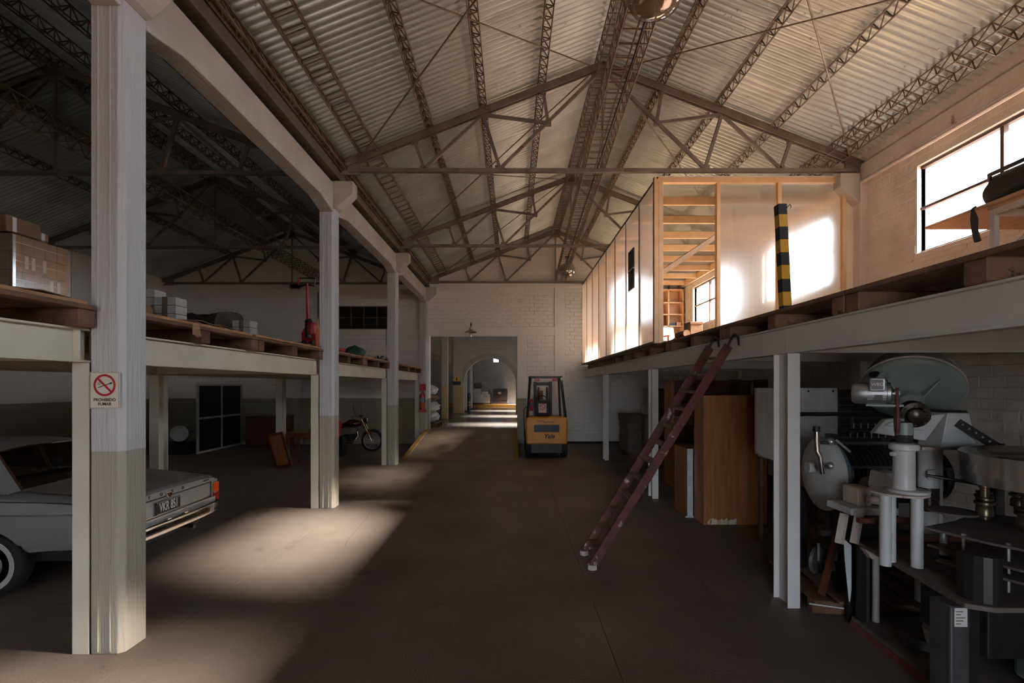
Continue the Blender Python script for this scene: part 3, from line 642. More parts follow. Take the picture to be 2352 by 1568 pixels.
# lattice beam carrying the lamps, laid slightly askew over the tie bars
b0, b1 = Vector((1.10, .4, 5.70)), Vector((1.67, YE - .05, 5.70))
root = thing('cable_lattice', 'boxed lattice beam with a black cable that carries the bell lamps', 'lattice beam', b0, world=True)
d = (b1 - b0); n = 76; web = M()
def bp(u, v, t): q = b0 + d * t; return (q.x + u, q.y, q.z + v)
cs = [(-.16, -.12), (.16, -.12), (.16, .12), (-.16, .12)]
for u, v in cs + [(0, -.12)]: M().tube([bp(u, v, 0), bp(u, v, 1)], .0095, 6).build('chord_bar', 'lattice_steel', root, smooth=True)
for k in range(n):
    t0, t1, tm = k / n, (k + 1) / n, (k + .5) / n
    for a, b in ((0, 3), (1, 2)):
        web.tube([bp(*cs[a], t0), bp(*cs[b], tm), bp(*cs[a], t1)], .0075, 4, cap=False)
    web.tube([bp(*cs[0], t0), bp(*cs[1], t0)], .0085, 4, cap=False); web.tube([bp(*cs[3], tm), bp(*cs[2], tm)], .0075, 4, cap=False)
web.build('lacing', 'lattice_steel', root)
M().tube([bp(.03, -.135, 0), bp(.05, -.145, .3), bp(.02, -.14, .6), bp(.0, -.14, .97)], .012, 6).build('power_cable', 'rubber', root)

# steel trusses
def make_truss(label, cx, half, apex, base, y, group, s=1.0, mat='truss_steel'):
    root = thing('roof_truss', label, 'truss', (cx, y, base), world=True, group=group)
    def P(dx, z, dy=0): return Vector((cx + dx * s, y + dy, z))
    eave = base + .06
    for sg in (-1, 1):
        for dy in (-.035, .035):
            M().bar(P(0, apex, dy), P(sg * half / s, eave, dy), .012, .10).build('rafter', mat, root)
        M().bar(P(0, apex + .045), P(sg * half / s, eave + .045), .13, .012).build('rafter_flange', mat, root)
        rz = lambda dx: apex - (apex - eave) * (dx * s) / half
        E, F_, A, B, C, D = (1.685, base + .03), (2.93, base + .03), (.974, rz(.974) - .05), (1.96, rz(1.96) - .05), (3.09, rz(3.09) - .05), (.89, 0)
        D = (.89, apex - .1 - (apex - .1 - E[1]) * .89 / 1.685)
        R = (.05, apex - .1)
        for (p, q, wd) in ((R, E, .045), (A, D, .03), (D, B, .035), (B, E, .05), (B, F_, .035), (C, F_, .035)):
            M().bar(P(sg * p[0], p[1]), P(sg * q[0], q[1]), .05, wd, up=(0, 1, 0)).build('web_bar', mat, root)
        for (g, w_) in ((E, .16), (F_, .14), (B, .18), (C, .13), (A, .1), (D, .1)):
            c = P(sg * g[0], g[1]); M().box(c.x - w_ / 2, c.x + w_ / 2, c.y - .008, c.y + .008, c.z - .06, c.z + .06).build('gusset', mat, root, bevel=.006, seg=1)
        c = P(sg * (half / s - .16), base + .03); M().prism([(c.x - .18, base - .07), (c.x + .18, base - .07), (c.x + .18, base + .1), (c.x - sg * .18, base + .20)], 'y', y - .012, y + .012).build('heel_plate', mat, root)
    M().bar(P(-half / s + .15, base), P(half / s - .15, base), .06, .06).build('tie_bar', mat, root)
    M().tube([P(-half / s + .3, base - .042), P(half / s - .3, base - .042)], .006, 5).build('tie_rod', mat, root)
    M().bar(P(0, apex - .05), P(0, base + .02), .03, .035, up=(0, 1, 0)).build('king_post', mat, root)
    M().box(cx - .16, cx + .16, y - .01, y + .01, apex - .2, apex + .02).build('gusset', mat, root)
    return root
tl = ['steel roof truss above the camera', 'steel roof truss over the motorcycle column, before the translucent room', 'steel roof truss passing over the translucent room', 'steel roof truss against the brick end gable']
for k in range(4): make_truss(tl[k], RX, 4.32, RZ - .24, 5.53, [3.66, 7.95, 12.22, 16.5][k], 'steel trusses of the main nave')
tl2 = ['steel truss of the dark aisle beside the signed column', 'steel truss of the dark aisle over the stacked bundles', 'steel truss of the dark aisle near the end wall', 'steel truss of the dark aisle flat against the end gable']
for k in range(4): make_truss(tl2[k], LX, 4.4, LZ - .24, 5.49, [3.66, 7.95, 12.22, 16.5][k], 'steel trusses of the dark aisle', 1.03)

# diagonal wind-bracing rods under the roof plane
def rod(p, q, label, r=.011, mat='lattice_steel'): M().tube([p, q], r, 6).build('bracing_rod', mat, label=label, cat='rod', group='wind-bracing rods', smooth=True)
def onroof(x, y, dz=-.24): return (x, y, roof_z(x) + dz)
rod(onroof(5.5, 7.85), onroof(1.7, 3.75), 'pale bracing rod from the window wall corbel towards the ridge')
rod(onroof(1.7, 7.85, -.27), onroof(5.5, 3.75, -.27), 'dark bracing rod from the ridge across the window-side slope')
rod(onroof(1.3, 7.85), onroof(-2.5, 3.75), 'long bracing rod from the ridge across the gutter-side slope')
rod(onroof(-2.5, 7.85, -.27), onroof(1.3, 3.75, -.27), 'bracing rod climbing from the gutter towards the ridge')
rod(onroof(1.7, 8.05), onroof(5.5, 12.1), 'bracing rod over the roof of the translucent room')
rod(onroof(-2.5, 12.1), onroof(1.3, 8.05), 'bracing rod between the two middle trusses, gutter side')
rod(onroof(-2.5, 8.05, -.27), onroof(1.3, 12.1, -.27), 'bracing rod crossing between the middle trusses')
rod(onroof(1.3, 12.3), onroof(-2.5, 16.4), 'bracing rod near the end gable')
rod((1.20, 4.9, 6.9), (1.40, 7.9, 5.62), 'thin hanger rod from ridge beam to the lamp lattice', .006)

# bell lamps
def bell_lamp(x, y, zb, label):
    root = thing('bell_lamp', label, 'lamp', (x, y, zb), world=True, group='glass bell lamps under the lattice beam'); R = .235
    M().lathe([(.03, .56), (.04, .50), (.05, .46), (.07, .40), (.17, .34), (.225, .26), (R, .17), (R + .012, .165), (R + .012, .145), (R, .14)], (x, y, zb), n=32).build('reflector', 'ceramic_shade', root, smooth=True)
    M().lathe([(R - .005, .145), (R - .01, .11), (.20, .055), (.14, .015), (.07, .001), (.001, 0)], (x, y, zb), n=32).build('glass_bowl', 'lamp_glass', root, smooth=True)
    M().lathe([(.04, .44), (.05, .38), (.075, .3), (.06, .24), (.001, .2)], (x, y, zb), n=16).build('bulb', 'ceramic_shade', root, smooth=True)
    M().tube([(x, y, zb + .55), (x, y, 5.60)], .014, 8).build('stem', 'lattice_steel', root)
    M().box(x - .06, x + .06, y - .05, y + .05, zb + .53, zb + .60).build('junction_box', 'lattice_steel', root, bevel=.008)
bell_lamp(1.208, 4.08, 5.15, 'large bell lamp hanging close to the bracing rods')
bell_lamp(1.555, 13.6, 5.04, 'small looking bell lamp hanging before the brick gable')

# ================================================================== TRANSLUCENT ROOM ON THE MEZZANINE
RXL, RYF, RZ0, RZ1 = 2.40, 8.0, 2.70, 5.45
room = thing('partition_room', 'timber framed room of translucent ribbed sheets on the mezzanine', 'room', (RXL, RYF, RZ0), world=True)
def sheet(parent, pts, name='translucent_panel'): side = len({round(q[0], 4) for q in pts}) == 1; return M().add(pts, [(3, 2, 1, 0) if side else (0, 1, 2, 3)]).build(name, 'polycarbonate_roof' if name == 'ceiling_panel' else 'polycarbonate_side' if side else 'polycarbonate', parent, recalc=False)
JY = [8.07 + 1.065 * k for k in range(9)]
for k in range(8):
    a, b = JY[k] + .012, JY[k + 1] - .012
    if k == 1:      # this panel holds a small dark vent window
        p = sheet(room, [(RXL, a, RZ0 + .02), (RXL, 9.49, RZ0 + .02), (RXL, 9.49, RZ1 - .02), (RXL, a, RZ1 - .02)])
        sheet(room, [(RXL, 9.91, RZ0 + .02), (RXL, b, RZ0 + .02), (RXL, b, RZ1 - .02), (RXL, 9.91, RZ1 - .02)])
        sheet(room, [(RXL, 9.49, RZ0 + .02), (RXL, 9.91, RZ0 + .02), (RXL, 9.91, 3.92, ), (RXL, 9.49, 3.92)])
        sheet(room, [(RXL, 9.49, 4.71), (RXL, 9.91, 4.71), (RXL, 9.91, RZ1 - .02), (RXL, 9.49, RZ1 - .02)])
        v = M().box(RXL - .02, RXL + .02, 9.49, 9.91, 3.92, 4.71).build('vent_window', 'dark_steel', room, label='small dark vent window set into a translucent panel')
        M().box(RXL - .03, RXL + .025, 9.48, 9.92, 4.30, 4.325).build('glazing_bar', 'white_steel', v)
    else: sheet(room, [(RXL, a, RZ0 + .02), (RXL, b, RZ0 + .02), (RXL, b, RZ1 - .02), (RXL, a, RZ1 - .02)])
for k in range(1, 9):
    M().box(RXL + .006, RXL + .07, JY[k] - .022, JY[k] + .022 if k < 8 else JY[k], RZ0, RZ1 - .15).build('stud', 'pine', room)
    M().box(RXL - .007, RXL + .003, JY[k] - .014, JY[k] + .014 if k < 8 else JY[k], RZ0, RZ1).build('joint_strip', 'window_steel', room)
M().box(RXL - .005, RXL + .075, RYF + .1, YE - .05, RZ0, RZ0 + .05).build('sole_plate', 'dark_wood', room)
M().box(RXL - .008, RXL + .02, RYF, YE - .05, RZ1 - .03, RZ1 + .012).build('edge_trim', 'window_steel', room)
FX = [(2.355, 2.425), (2.428, 2.495), (3.39, 3.45), (4.40, 4.465), (5.47, 5.535)]
for x0, x1 in FX: M().box(x0, x1, RYF, RYF + .09, RZ0, RZ1 - .09).build('post', 'pine', room, bevel=.003, seg=1)
M().box(2.355, 5.66, RYF, RYF + .09, RZ1 - .09, RZ1).build('head_rail', 'pine', room, bevel=.003, seg=1)
M().box(2.355, 5.66, RYF - .004, RYF + .095, RZ1, RZ1 + .012).build('edge_trim', 'white_steel', room)
M().box(3.45, 5.66, RYF + .01, RYF + .08, RZ0, RZ0 + .06).build('sole_plate', 'pine', room)
M().box(2.497, 2.503, RYF + .005, RYF + .085, RZ0, RZ1 - .09).build('edge_strip', 'white_steel', room)
for x0, x1 in ((3.452, 4.398), (4.467, 5.468), (5.537, 5.665)):
    sheet(room, [(x0, RYF + .05, RZ0 + .05), (x1, RYF + .05, RZ0 + .05), (x1, RYF + .05, RZ1 - .09), (x0, RYF + .05, RZ1 - .09)])
for k in range(8):
    y = 8.83 + 1.0 * k
    M().box(RXL + .075, XR - .12, y - .025, y + .025, RZ1 - .16, RZ1 - .01).build('joist', 'pine', room, bevel=.003, seg=1)
    a, b = y - 1.0 + .0, y
    sheet(room, [(RXL + .01, max(a, RYF + .09), RZ1 - .004), (XR - .12, max(a, RYF + .09), RZ1 - .004), (XR - .12, b, RZ1 - .004), (RXL + .01, b, RZ1 - .004)], 'ceiling_panel')
sheet(room, [(RXL + .01, 15.83, RZ1 - .004), (XR - .12, 15.83, RZ1 - .004), (XR - .12, YE - .05, RZ1 - .004), (RXL + .01, YE - .05, RZ1 - .004)], 'ceiling_panel')
M().box(XR - .12, XR - .07, RYF + .15, YE - .05, RZ1 - .19, RZ1).build('wall_plate', 'pine', room)
M().bar((2.62, 8.75, 3.98), (4.4, 9.7, 5.20), .09, .045, up=(0, 1, .3)).build('diagonal_brace', 'pine', room)

# furniture inside the room
sh = thing('bookshelf', 'tall open pine bookshelf standing inside the translucent room', 'shelf', (5.0, 16.2, 2.715), world=True)
for x in (4.30, 4.72, 5.20, 5.68): M().box(x - .018, x + .018, 16.05, 16.38, 2.715, 5.20).build('upright', 'pine', sh)
for z in (2.80, 3.18, 3.57, 3.97, 4.36, 4.75, 5.18): M().box(4.30, 5.69, 16.05, 16.38, z - .016, z + .016).build('shelf_board', 'pine', sh)
M().box(4.30, 5.69, 16.38, 16.40, 2.715, 5.19).build('back_panel', 'plywood', sh)
rb2 = random.Random(4); x = 4.76
for k in range(8):
    w_ = rb2.uniform(.022, .045); h = rb2.uniform(.2, .28)
    M().box(x, x + w_, 16.10, 16.30, 3.988, 3.988 + h).build('book', ['book_blue', 'book_red', 'label_paper', 'cardboard'][k % 4], cat='book', group='books on the pine shelf',
        label=['blue book standing first on the pine shelf', 'red book second in the pine shelf row', 'white book third in the pine shelf row', 'brown book fourth in the pine shelf row', 'blue book in the middle of the shelf row', 'red book beyond the middle of the shelf row', 'white book next to last on the shelf', 'brown book last in the shelf row'][k]); x += w_ + .004
def crate(x0, x1, y0, y1, z0, z1, mat, label, name='storage_box', cat='box', group=None):
    r = thing(name, label, cat, ((x0 + x1) / 2, (y0 + y1) / 2, z0), world=True, group=group)
    M().box(x0, x1, y0, y1, z0, z1 - .03).build('body', mat, r, bevel=.005, seg=1); M().box(x0 - .008, x1 + .008, y0 - .008, y1 + .008, z1 - .035, z1).build('lid', mat, r, bevel=.005, seg=1); return r
crate(5.25, 5.45, 16.10, 16.32, 3.99, 4.07, 'black_paint', 'flat black box on the bookshelf', group='boxes on the bookshelf'); crate(5.48, 5.64, 16.10, 16.32, 3.99, 4.11, 'plywood', 'pale wooden box on the bookshelf', group='boxes on the bookshelf')
def chair(x, y, rz, label):
    r = thing('armchair', label, 'chair', (x, y, 2.714), rz, group='orange framed chairs in the room')
    for sx in (-.27, .27):
        for sy in (-.24, .24): M().bar((sx, sy, 0), (sx, sy, .60), .03, .03).build('leg', 'orange_paint', r)
        M().bar((sx, -.28, .61), (sx, .28, .61), .05, .025).build('armrest', 'orange_paint', r)
    M().box(-.25, .25, -.25, .25, .38, .45).build('seat', 'black_cloth', r, bevel=.02)
    M().cbox((0, .24, .70), (.5, .06, .42), Matrix.Rotation(-.2, 3, 'X')).build('backrest', 'black_cloth', r, bevel=.02)
chair(4.35, 13.2, .3, 'orange framed chair with black seat near the bookshelf middle'); chair(5.0, 14.3, -.9, 'orange framed chair with black seat turned to the window')

# ------------------------------------------------------------------ things on the window side mezzanine
D1 = 2.697
tb = thing('work_table', 'plywood topped work table with white steel legs by the window', 'table', (4.7, 3.0, D1), world=True)
M().box(3.93, 5.55, 1.7, 4.0, 3.44, 3.47).build('table_top', 'plywood', tb, bevel=.003, seg=1)
for x in (3.95, 5.5):
    for y in (1.8, 3.96): M().box(x - .02, x + .02, y - .02, y + .02, D1, 3.44).build('leg', 'white_steel', tb)
    M().box(x - .015, x + .015, 1.8, 3.96, 3.39, 3.44).build('apron', 'white_steel', tb)
M().box(3.95, 5.5, 3.945, 3.975, 3.39, 3.44).build('apron', 'white_steel', tb)
M().bar((3.95, 3.94, 3.0), (4.35, 3.94, 3.40), .015, .02).build('brace', 'white_steel', tb)
M().box(3.90, 5.45, 1.9, 4.57, 3.472, 3.497).build('plywood_board', 'plywood', label='loose plywood board lying on the window side work table', cat='board')
bg_ = thing('duffel_bag', 'black padded bag lying on the plywood board by the window', 'bag', (4.2, 3.4, 3.5), world=True)
M().lathe([(.001, 0), (.10, .02), (.145, .10), (.15, .5), (.15, 1.3), (.12, 1.75), (.07, 1.9), (.001, 1.93)], (4.18, 4.22, 3.645), (0.02, -1, .03), 20).build('body', 'black_cloth', bg_, smooth=True)
M().tube([(4.10, 4.15, 3.76), (3.95, 4.0, 3.74), (3.90, 3.7, 3.72), (3.98, 3.3, 3.78)], .018, 6).build('carry_strap', 'black_cloth', bg_, smooth=True)
M().box(4.025, 4.04, 3.60, 3.66, 3.66, 3.74).build('buckle', 'aluminium', bg_)
M().tube([(3.93, 4.10, 3.515), (3.885, 4.08, 3.49), (3.88, 4.06, 3.40), (3.875, 4.05, 3.30), (3.88, 4.03, 3.20)], [.008, .01, .026, .022, .024], 6).build('hanging_strap', 'black_cloth', bg_, smooth=True)
# black and yellow corner guard
sp = thing('striped_guard_post', 'black and yellow striped foam corner guard standing at the mezzanine edge', 'guard post', (2.475, 4.38, D1), world=True)
zs = [0, .035] + [.035 + .121 * k for k in range(1, 8)]
zs = [0.0, .02, .145, .26, .385, .50, .615, .73, .84, .935]
for k in range(9):
    a, b = zs[k], zs[k + 1]; dx0, dx1 = -.045 * a / .93, -.045 * b / .93
    z0, z1 = D1 + a, D1 + b; h = .038; X, Y = 2.475, 4.38
    poly = [(-h, -h), (h, -h), (h, h), (-h, h)]
    M().add([(X + dx0 + p, Y + q, z0) for p, q in poly] + [(X + dx1 + p, Y + q, z1) for p, q in poly], [(3, 2, 1, 0), (4, 5, 6, 7), (0, 1, 5, 4), (1, 2, 6, 5), (2, 3, 7, 6), (3, 0, 4, 7)]).build('band', 'foam_black' if k % 2 == 0 else 'foam_yellow', sp)
M().tube([(2.455, 4.345, 3.56), (2.47, 4.34, 3.60), (2.495, 4.34, 3.625), (2.505, 4.34, 3.61), (2.50, 4.34, 3.59)], .004, 5).build('wire_hook', 'dark_steel', sp)
c = crate(2.62, 2.80, 7.1, 7.35, D1, D1 + .24, 'cardboard', 'small cardboard box at the doorway of the translucent room')
M().tube([(2.50, 6.92, D1 + .05), (2.50, 7.28, D1 + .05)], .05, 12).build('paper_roll', 'cardboard', label='short cardboard roll on the deck edge', cat='roll', smooth=True)

# ------------------------------------------------------------------ next hall beyond the opening
HX0, HX1, HY1 = -9.0, XR, 34.5
nf = M().box(HX0, HX1, YE + .3, HY1, .2, NZ).build('floor_next_hall', 'polished_concrete', kind='structure', label='polished concrete floor of the next hall')
M().box(HX0 - .3, HX0, YE + .3, HY1, NZ, 5.5).build('wall_next_left', 'far_paint', kind='structure', label='side wall of the next hall')
M().box(HX0, HX1, YE + .3, HY1 + .3, 5.4, 5.6).build('ceiling_next', 'far_paint', kind='structure', label='flat ceiling of the next hall')
wf = M().box(HX0, -1.33, HY1, HY1 + .3, NZ, 5.5).box(-.96, HX1, HY1, HY1 + .3, NZ, 5.5).box(-1.33, -.96, HY1, HY1 + .3, NZ, 3.68).box(-1.33, -.96, HY1, HY1 + .3, 3.95, 5.5).build('wall_far', 'far_paint', kind='structure', label='far wall of the next hall')
w2 = M(); nw = [(17.3 + 4.95 * k, 18.6 + 4.95 * k) for k in range(4)]; e = YE + .3
w2.box(HX1, HX1 + .3, e, HY1, NZ, 3.9); w2.box(HX1, HX1 + .3, e, HY1, 4.85, 5.5)
for a, b in nw + [(HY1, HY1)]: w2.box(HX1, HX1 + .3, e, a, 3.9, 4.85); e = b
w2.build('wall_next_right', 'far_paint', kind='structure', label='window wall of the next hall')
for k, (a, b) in enumerate(nw):
    wn = thing(f'window_{k + 11}', kind='structure', loc=(HX1 + .1, (a + b) / 2, 3.9), world=True, label='high window of the next hall')
    M().add([(HX1 + .1, a, 3.9), (HX1 + .1, b, 3.9), (HX1 + .1, b, 4.85), (HX1 + .1, a, 4.85)], [(0, 1, 2, 3)]).build('pane', 'window_glass', wn)
    M().box(HX1 + .07, HX1 + .13, (a + b) / 2 - .04, (a + b) / 2 + .04, 3.9, 4.85).build('mullion', 'window_steel', wn)
# arcade wall
AY, AR, ASZ = 26.3, 1.42, 2.07
def archpoly(cx, x0, x1, n=18):
    arc = [(cx + AR * math.cos(PI * i / n), ASZ + AR * math.sin(PI * i / n)) for i in range(n + 1)]
    return [(x1, NZ), (x1, 5.4), (x0, 5.4), (x0, NZ), (cx - AR, NZ)] + list(reversed(arc)) + [(cx + AR, NZ)]
aw = thing('wall_arcade', kind='structure', loc=(-2.0, AY, NZ), world=True, label='brick arcade wall with round arches in the next hall')
split_paint('arcade_paint', rgb(180, 158, 122), rgb(178, 168, 158), 2.0)
pm('voussoir', rgb(170, 160, 148), rgb(150, 140, 130), 4, 0.8, bump=.3)
for cx, x0, x1 in ((-1.21, -2.925, 3.0), (-4.64, -6.6, -2.925)):
    n = 18; arc = [(cx + AR * math.cos(PI * i / n), ASZ + AR * math.sin(PI * i / n)) for i in range(n + 1)]; mbw = M()
    mbw.box(x0, cx - AR, AY, AY + .4, NZ, 5.4); mbw.box(cx + AR, x1, AY, AY + .4, NZ, 5.4)
    for i in range(n):
        (xa, za), (xb, zb) = arc[i + 1], arc[i]
        mbw.add([(xa, AY, za), (xb, AY, zb), (xb, AY, 5.4), (xa, AY, 5.4), (xa, AY + .4, za), (xb, AY + .4, zb), (xb, AY + .4, 5.4), (xa, AY + .4, 5.4)], [(0, 1, 2, 3), (7, 6, 5, 4), (0, 4, 5, 1)])
    mbw.build('arch_wall', 'arcade_paint', aw)
    n = 30
    for i in range(n):
        t0, t1 = PI * (i + .06) / n, PI * (i + .94) / n
        M().add([(cx + r_ * math.cos(t), y, ASZ + r_ * math.sin(t)) for y in (AY - .03, AY + .02) for (r_, t) in ((AR, t0), (AR + .25, t0), (AR + .25, t1), (AR, t1))],
                [(0, 1, 2, 3), (0, 4, 5, 1), (1, 5, 6, 2), (2, 6, 7, 3), (3, 7, 4, 0)]).build('arch_brick', 'voussoir', aw)
mb = M(); fa = lambda u, v, n: (u, AY - n, v)
def inarch(u, v): return any((abs(u - cx) < AR + .28 and v < ASZ) or (u - cx) ** 2 + (v - ASZ) ** 2 < (AR + .29) ** 2 for cx in (-1.21, -4.64)) or -3.3 < u < -2.6
bricks(mb, -6.5, 2.9, 2.1, 4.9, fa, skip=inarch, L=.4, H=.16)
mb.build('brick_courses', 'arcade_paint', aw, kind='stuff', recalc=False)
M().box(-6.6, 3, AY - .06, AY, 4.35, 4.62).build('concrete_band', 'far_paint', aw); M().box(-3.2, -2.7, AY - .08, AY, NZ, 5.4).build('pier', 'arcade_paint', aw)
# round column, pilaster and goods
ca = thing('hall_column', 'beige square column standing in the next hall', 'column', (-2.93, 21.3, NZ), world=True)
M().box(-3.10, -2.82, 21.2, 21.48, NZ, 5.35).build('shaft', 'arcade_paint', ca, bevel=.015); M().box(-3.16, -2.76, 21.14, 21.54, 5.15, 5.39).build('capital', 'far_paint', ca)
for k, (px0, px1, Y) in enumerate(((1066, 1072, 27.5), (1079, 1085, 30.5))):
    a, b = at(px0, 900, Y), at(px1, 900, Y); q = thing('white_pillar', ['slim white pillar just inside the arch', 'slim white pillar deeper inside the arch'][k], 'column', (a.x, Y, NZ), world=True, group='slim pillars through the arch')
    M().box(a.x, b.x, Y, Y + .15, NZ, 4.6).build('shaft', 'white_enamel', q, bevel=.01); M().box(a.x - .05, b.x + .05, Y - .05, Y + .2, NZ, NZ + .06).build('base', 'dark_steel', q)
M().box(HX0, .8, 32.7, 33.0, NZ, NZ + .2).build('yellow_kerb', 'kerb_yellow', label='yellow painted kerb along the far wall', cat='kerb', bevel=.02)
M().box(HX0, .8, 33.0, HY1 - .01, NZ, NZ + .17).build('trim_1', 'far_paint', kind='structure', label='raised platform behind the yellow kerb')
def stack(root, x0, x1, y0, y1, z0, nlay, h, mat, nx=1, jit=.02, seed=1, name='bundle'):
    r = random.Random(seed); 
    for l in range(nlay):
        for i in range(nx):
            a = x0 + (x1 - x0) * i / nx; b = x0 + (x1 - x0) * (i + 1) / nx; e1 = r.uniform(-jit, jit); e2 = r.uniform(-jit, jit)
            M().box(a + e1 + .004, b + e1 - .004, y0 + e2, y1 + e2, z0 + h * l + .002, z0 + h * (l + 1)).build(name, mat, root, bevel=.012, seg=2)
def minipallet(root, x0, x1, y0, y1, z0, h=.13, mat='pallet_wood'):
    for k in range(3): y = y0 + (y1 - y0) * k / 2; M().box(x0, x1, max(y - .05, y0), min(y + .05, y1), z0, z0 + h - .025).build('pallet_stringer', mat, root)
    for k in range(5): x = x0 + (x1 - x0) * k / 5; M().box(x + .01, x + (x1 - x0) / 5 - .01, y0, y1, z0 + h - .025, z0 + h).build('pallet_board', mat, root)
g1 = thing('wrapped_pallet_load', 'white wrapped pallet load behind the yellow kerb', 'pallet load', (-2.3, 33.7, NZ + .17), world=True, group='pallet loads by the far wall')
minipallet(g1, -2.75, -1.5, 33.2, 34.2, NZ + .17); stack(g1, -2.72, -1.5, 33.2, 34.2, NZ + .3, 3, .2, 'plastic_white', 1); stack(g1, -2.7, -2.15, 33.2, 34.1, NZ + .9, 2, .18, 'plastic_white', 1, seed=3); stack(g1, -2.1, -1.6, 33.2, 34.1, NZ + .9, 1, .18, 'plastic_white', 1, seed=4)
crate(-2.6, -2.15, 33.3, 34.0, NZ + 1.265, NZ + 1.6, 'cardboard', 'brown cardboard carton on top of the white pallet load')
g2 = thing('wrapped_pallet_load', 'dark brown wrapped pallet load behind the yellow kerb', 'pallet load', (-.8, 33.7, NZ + .17), world=True, group='pallet loads by the far wall')
minipallet(g2, -1.3, -.3, 33.2, 34.2, NZ + .17); stack(g2, -1.3, -.3, 33.2, 34.2, NZ + .3, 5, .19, 'tarp', 1); M().box(-.95, -.75, 33.16, 33.2, NZ + .9, NZ + 1.05).build('paper_label', 'label_paper', g2)
g3 = thing('waste_bale_stack', 'stack of silvery film bales on a pallet just inside the opening', 'pallet load', (-3.1, 18.2, NZ), world=True)
minipallet(g3, -3.55, -2.72, 17.6, 18.9, NZ)
rr = random.Random(9)
for l, (zz, h, wd) in enumerate(((NZ + .13, .38, .40), (NZ + .5, .40, .40), (NZ + .92, .22, .36), (NZ + 1.14, .35, .32))):
    mbb = M(); mbb.ball((-3.12, 18.2, zz + h / 2), 1, 18, 12, (wd, .6, h * .56))
    for i in range(len(mbb.v)): p = Vector(mbb.v[i]); q = .05; mbb.v[i] = (p.x + rr.uniform(-q, q), p.y + rr.uniform(-q, q), p.z + rr.uniform(-.025, .025))
    mbb.build('film_bale', 'plastic_white' if l != 2 else 'cardboard', g3)
ws = thing('warning_sign', 'yellow warning triangle above a black plate on the arcade pier', 'sign', (-2.98, AY - .1, 2.3), world=True)
c = at(1049, 868, AY - .1); M().prism([(c.x - .2, c.z - .15), (c.x + .2, c.z - .15), (c.x, c.z + .2)], 'y', AY - .105, AY - .09).build('triangle', 'sign_yellow', ws)
M().prism([(c.x - .05, c.z - .1), (c.x + .05, c.z - .1), (c.x + .01, c.z + .06), (c.x - .02, c.z + .04)], 'y', AY - .11, AY - .105).build('symbol', 'letter_black', ws)
M().box(c.x - .22, c.x + .22, AY - .105, AY - .09, c.z - .38, c.z - .18).build('text_plate', 'plate_black', ws)
# bollard
bo = thing('bollard', 'dark bollard with yellow bands inside the arch', 'bollard', (-2.3, 29.6, NZ), world=True)
c = at(1077, 900, 29.6); M().lathe([(.11, 0), (.11, .95), (.08, 1.02), (.001, 1.04)], (c.x, 29.6, NZ), n=14).build('post', 'black_paint', bo, smooth=True)
for z in (.25, .42): M().lathe([(.113, 0), (.113, .08)], (c.x, 29.6, NZ + z), n=14).build('band', 'kerb_yellow', bo)
M().box(-1.33, -.96, HY1 + .1, HY1 + .11, 3.68, 3.95).build('window_20', 'window_glass', kind='structure', label='tiny bright window high on the far wall')

# ================================================================== NO SMOKING SIGN, EXTINGUISHER, WALL LAMP
def nosmoking(parent, c, w_, h, y, text=True):
    M().box(c[0] - w_ / 2, c[0] + w_ / 2, y, y + .004, c[1] - h / 2, c[1] + h / 2).build('sign_plate', 'sign_white', parent, bevel=.0015, seg=1)
    k = w_ / .225
    def ring(r0, r1, cx, cz, yy, mat, name, n=40):
        v = []; f = []
        for i in range(n):
            t = 2 * PI * i / n; v += [(cx + r0 * math.cos(t), yy, cz + r0 * math.sin(t)), (cx + r1 * math.cos(t), yy, cz + r1 * math.sin(t))]
        for i in range(n): j = (i + 1) % n; f.append((2 * i, 2 * i + 1, 2 * j + 1, 2 * j))
        M().add(v, f).build(name, mat, parent)
    cz = c[1] + .037 * k
    ring(.066 * k, .082 * k, c[0], cz, y - .0015, 'sign_red', 'prohibition_ring')
    cg = M().bar((c[0] - .05 * k, y - .001, cz - .018 * k), (c[0] + .038 * k, y - .001, cz + .012 * k), .0008, .007 * k, up=(0, 0, 1)); cg.build('cigarette', 'sign_white' if not text else 'sign_green', parent)
    M().bar((c[0] + .038 * k, y - .0012, cz + .012 * k), (c[0] + .055 * k, y - .0012, cz + .018 * k), .0008, .012 * k).build('cigarette_tip', 'letter_black', parent)
    for q in (.0, .012): M().tube([(c[0] - (.052 - q) * k, y - .001, cz + .002 * k), (c[0] - (.042 - q) * k, y - .001, cz + .014 * k), (c[0] - (.05 - q) * k, y - .001, cz + .024 * k)], .002 * k, 4).build('smoke', 'sign_green', parent)
    M().bar((c[0] - .050 * k, y - .002, cz + .050 * k), (c[0] + .050 * k, y - .002, cz - .050 * k), .001, .014 * k, up=(0, 0, 1)).build('slash', 'sign_red', parent)
    t = .0022 * k
    for a, b, e, g in ((-.49, .49, .478, .484), (-.49, .49, -.484, -.478)): M().box(c[0] + a * w_ * .97, c[0] + b * w_ * .97, y - .0008, y, c[1] + e * h, c[1] + g * h).build('border', 'letter_black', parent)
    for a in (-.475, .467): M().box(c[0] + a * w_, c[0] + (a + .008) * w_, y - .0008, y, c[1] - .48 * h, c[1] + .48 * h).build('border', 'letter_black', parent)
    if text:
        textm('PROHIBIDO', .031, 'letter_black', parent, 'lettering', (c[0], y - .001, c[1] - .072), (PI / 2, 0, 0), .0004, bold=.0008)
        textm('FUMAR', .031, 'letter_black', parent, 'lettering', (c[0], y - .001, c[1] - .103), (PI / 2, 0, 0), .0004, bold=.0008)
sg = thing('no_smoking_sign', 'cream sign with red prohibition ring reading PROHIBIDO FUMAR', 'sign', (-3.02, 3.592, 1.83), world=True)
nosmoking(sg, (-3.023, 1.965), .225, .27, 3.590)
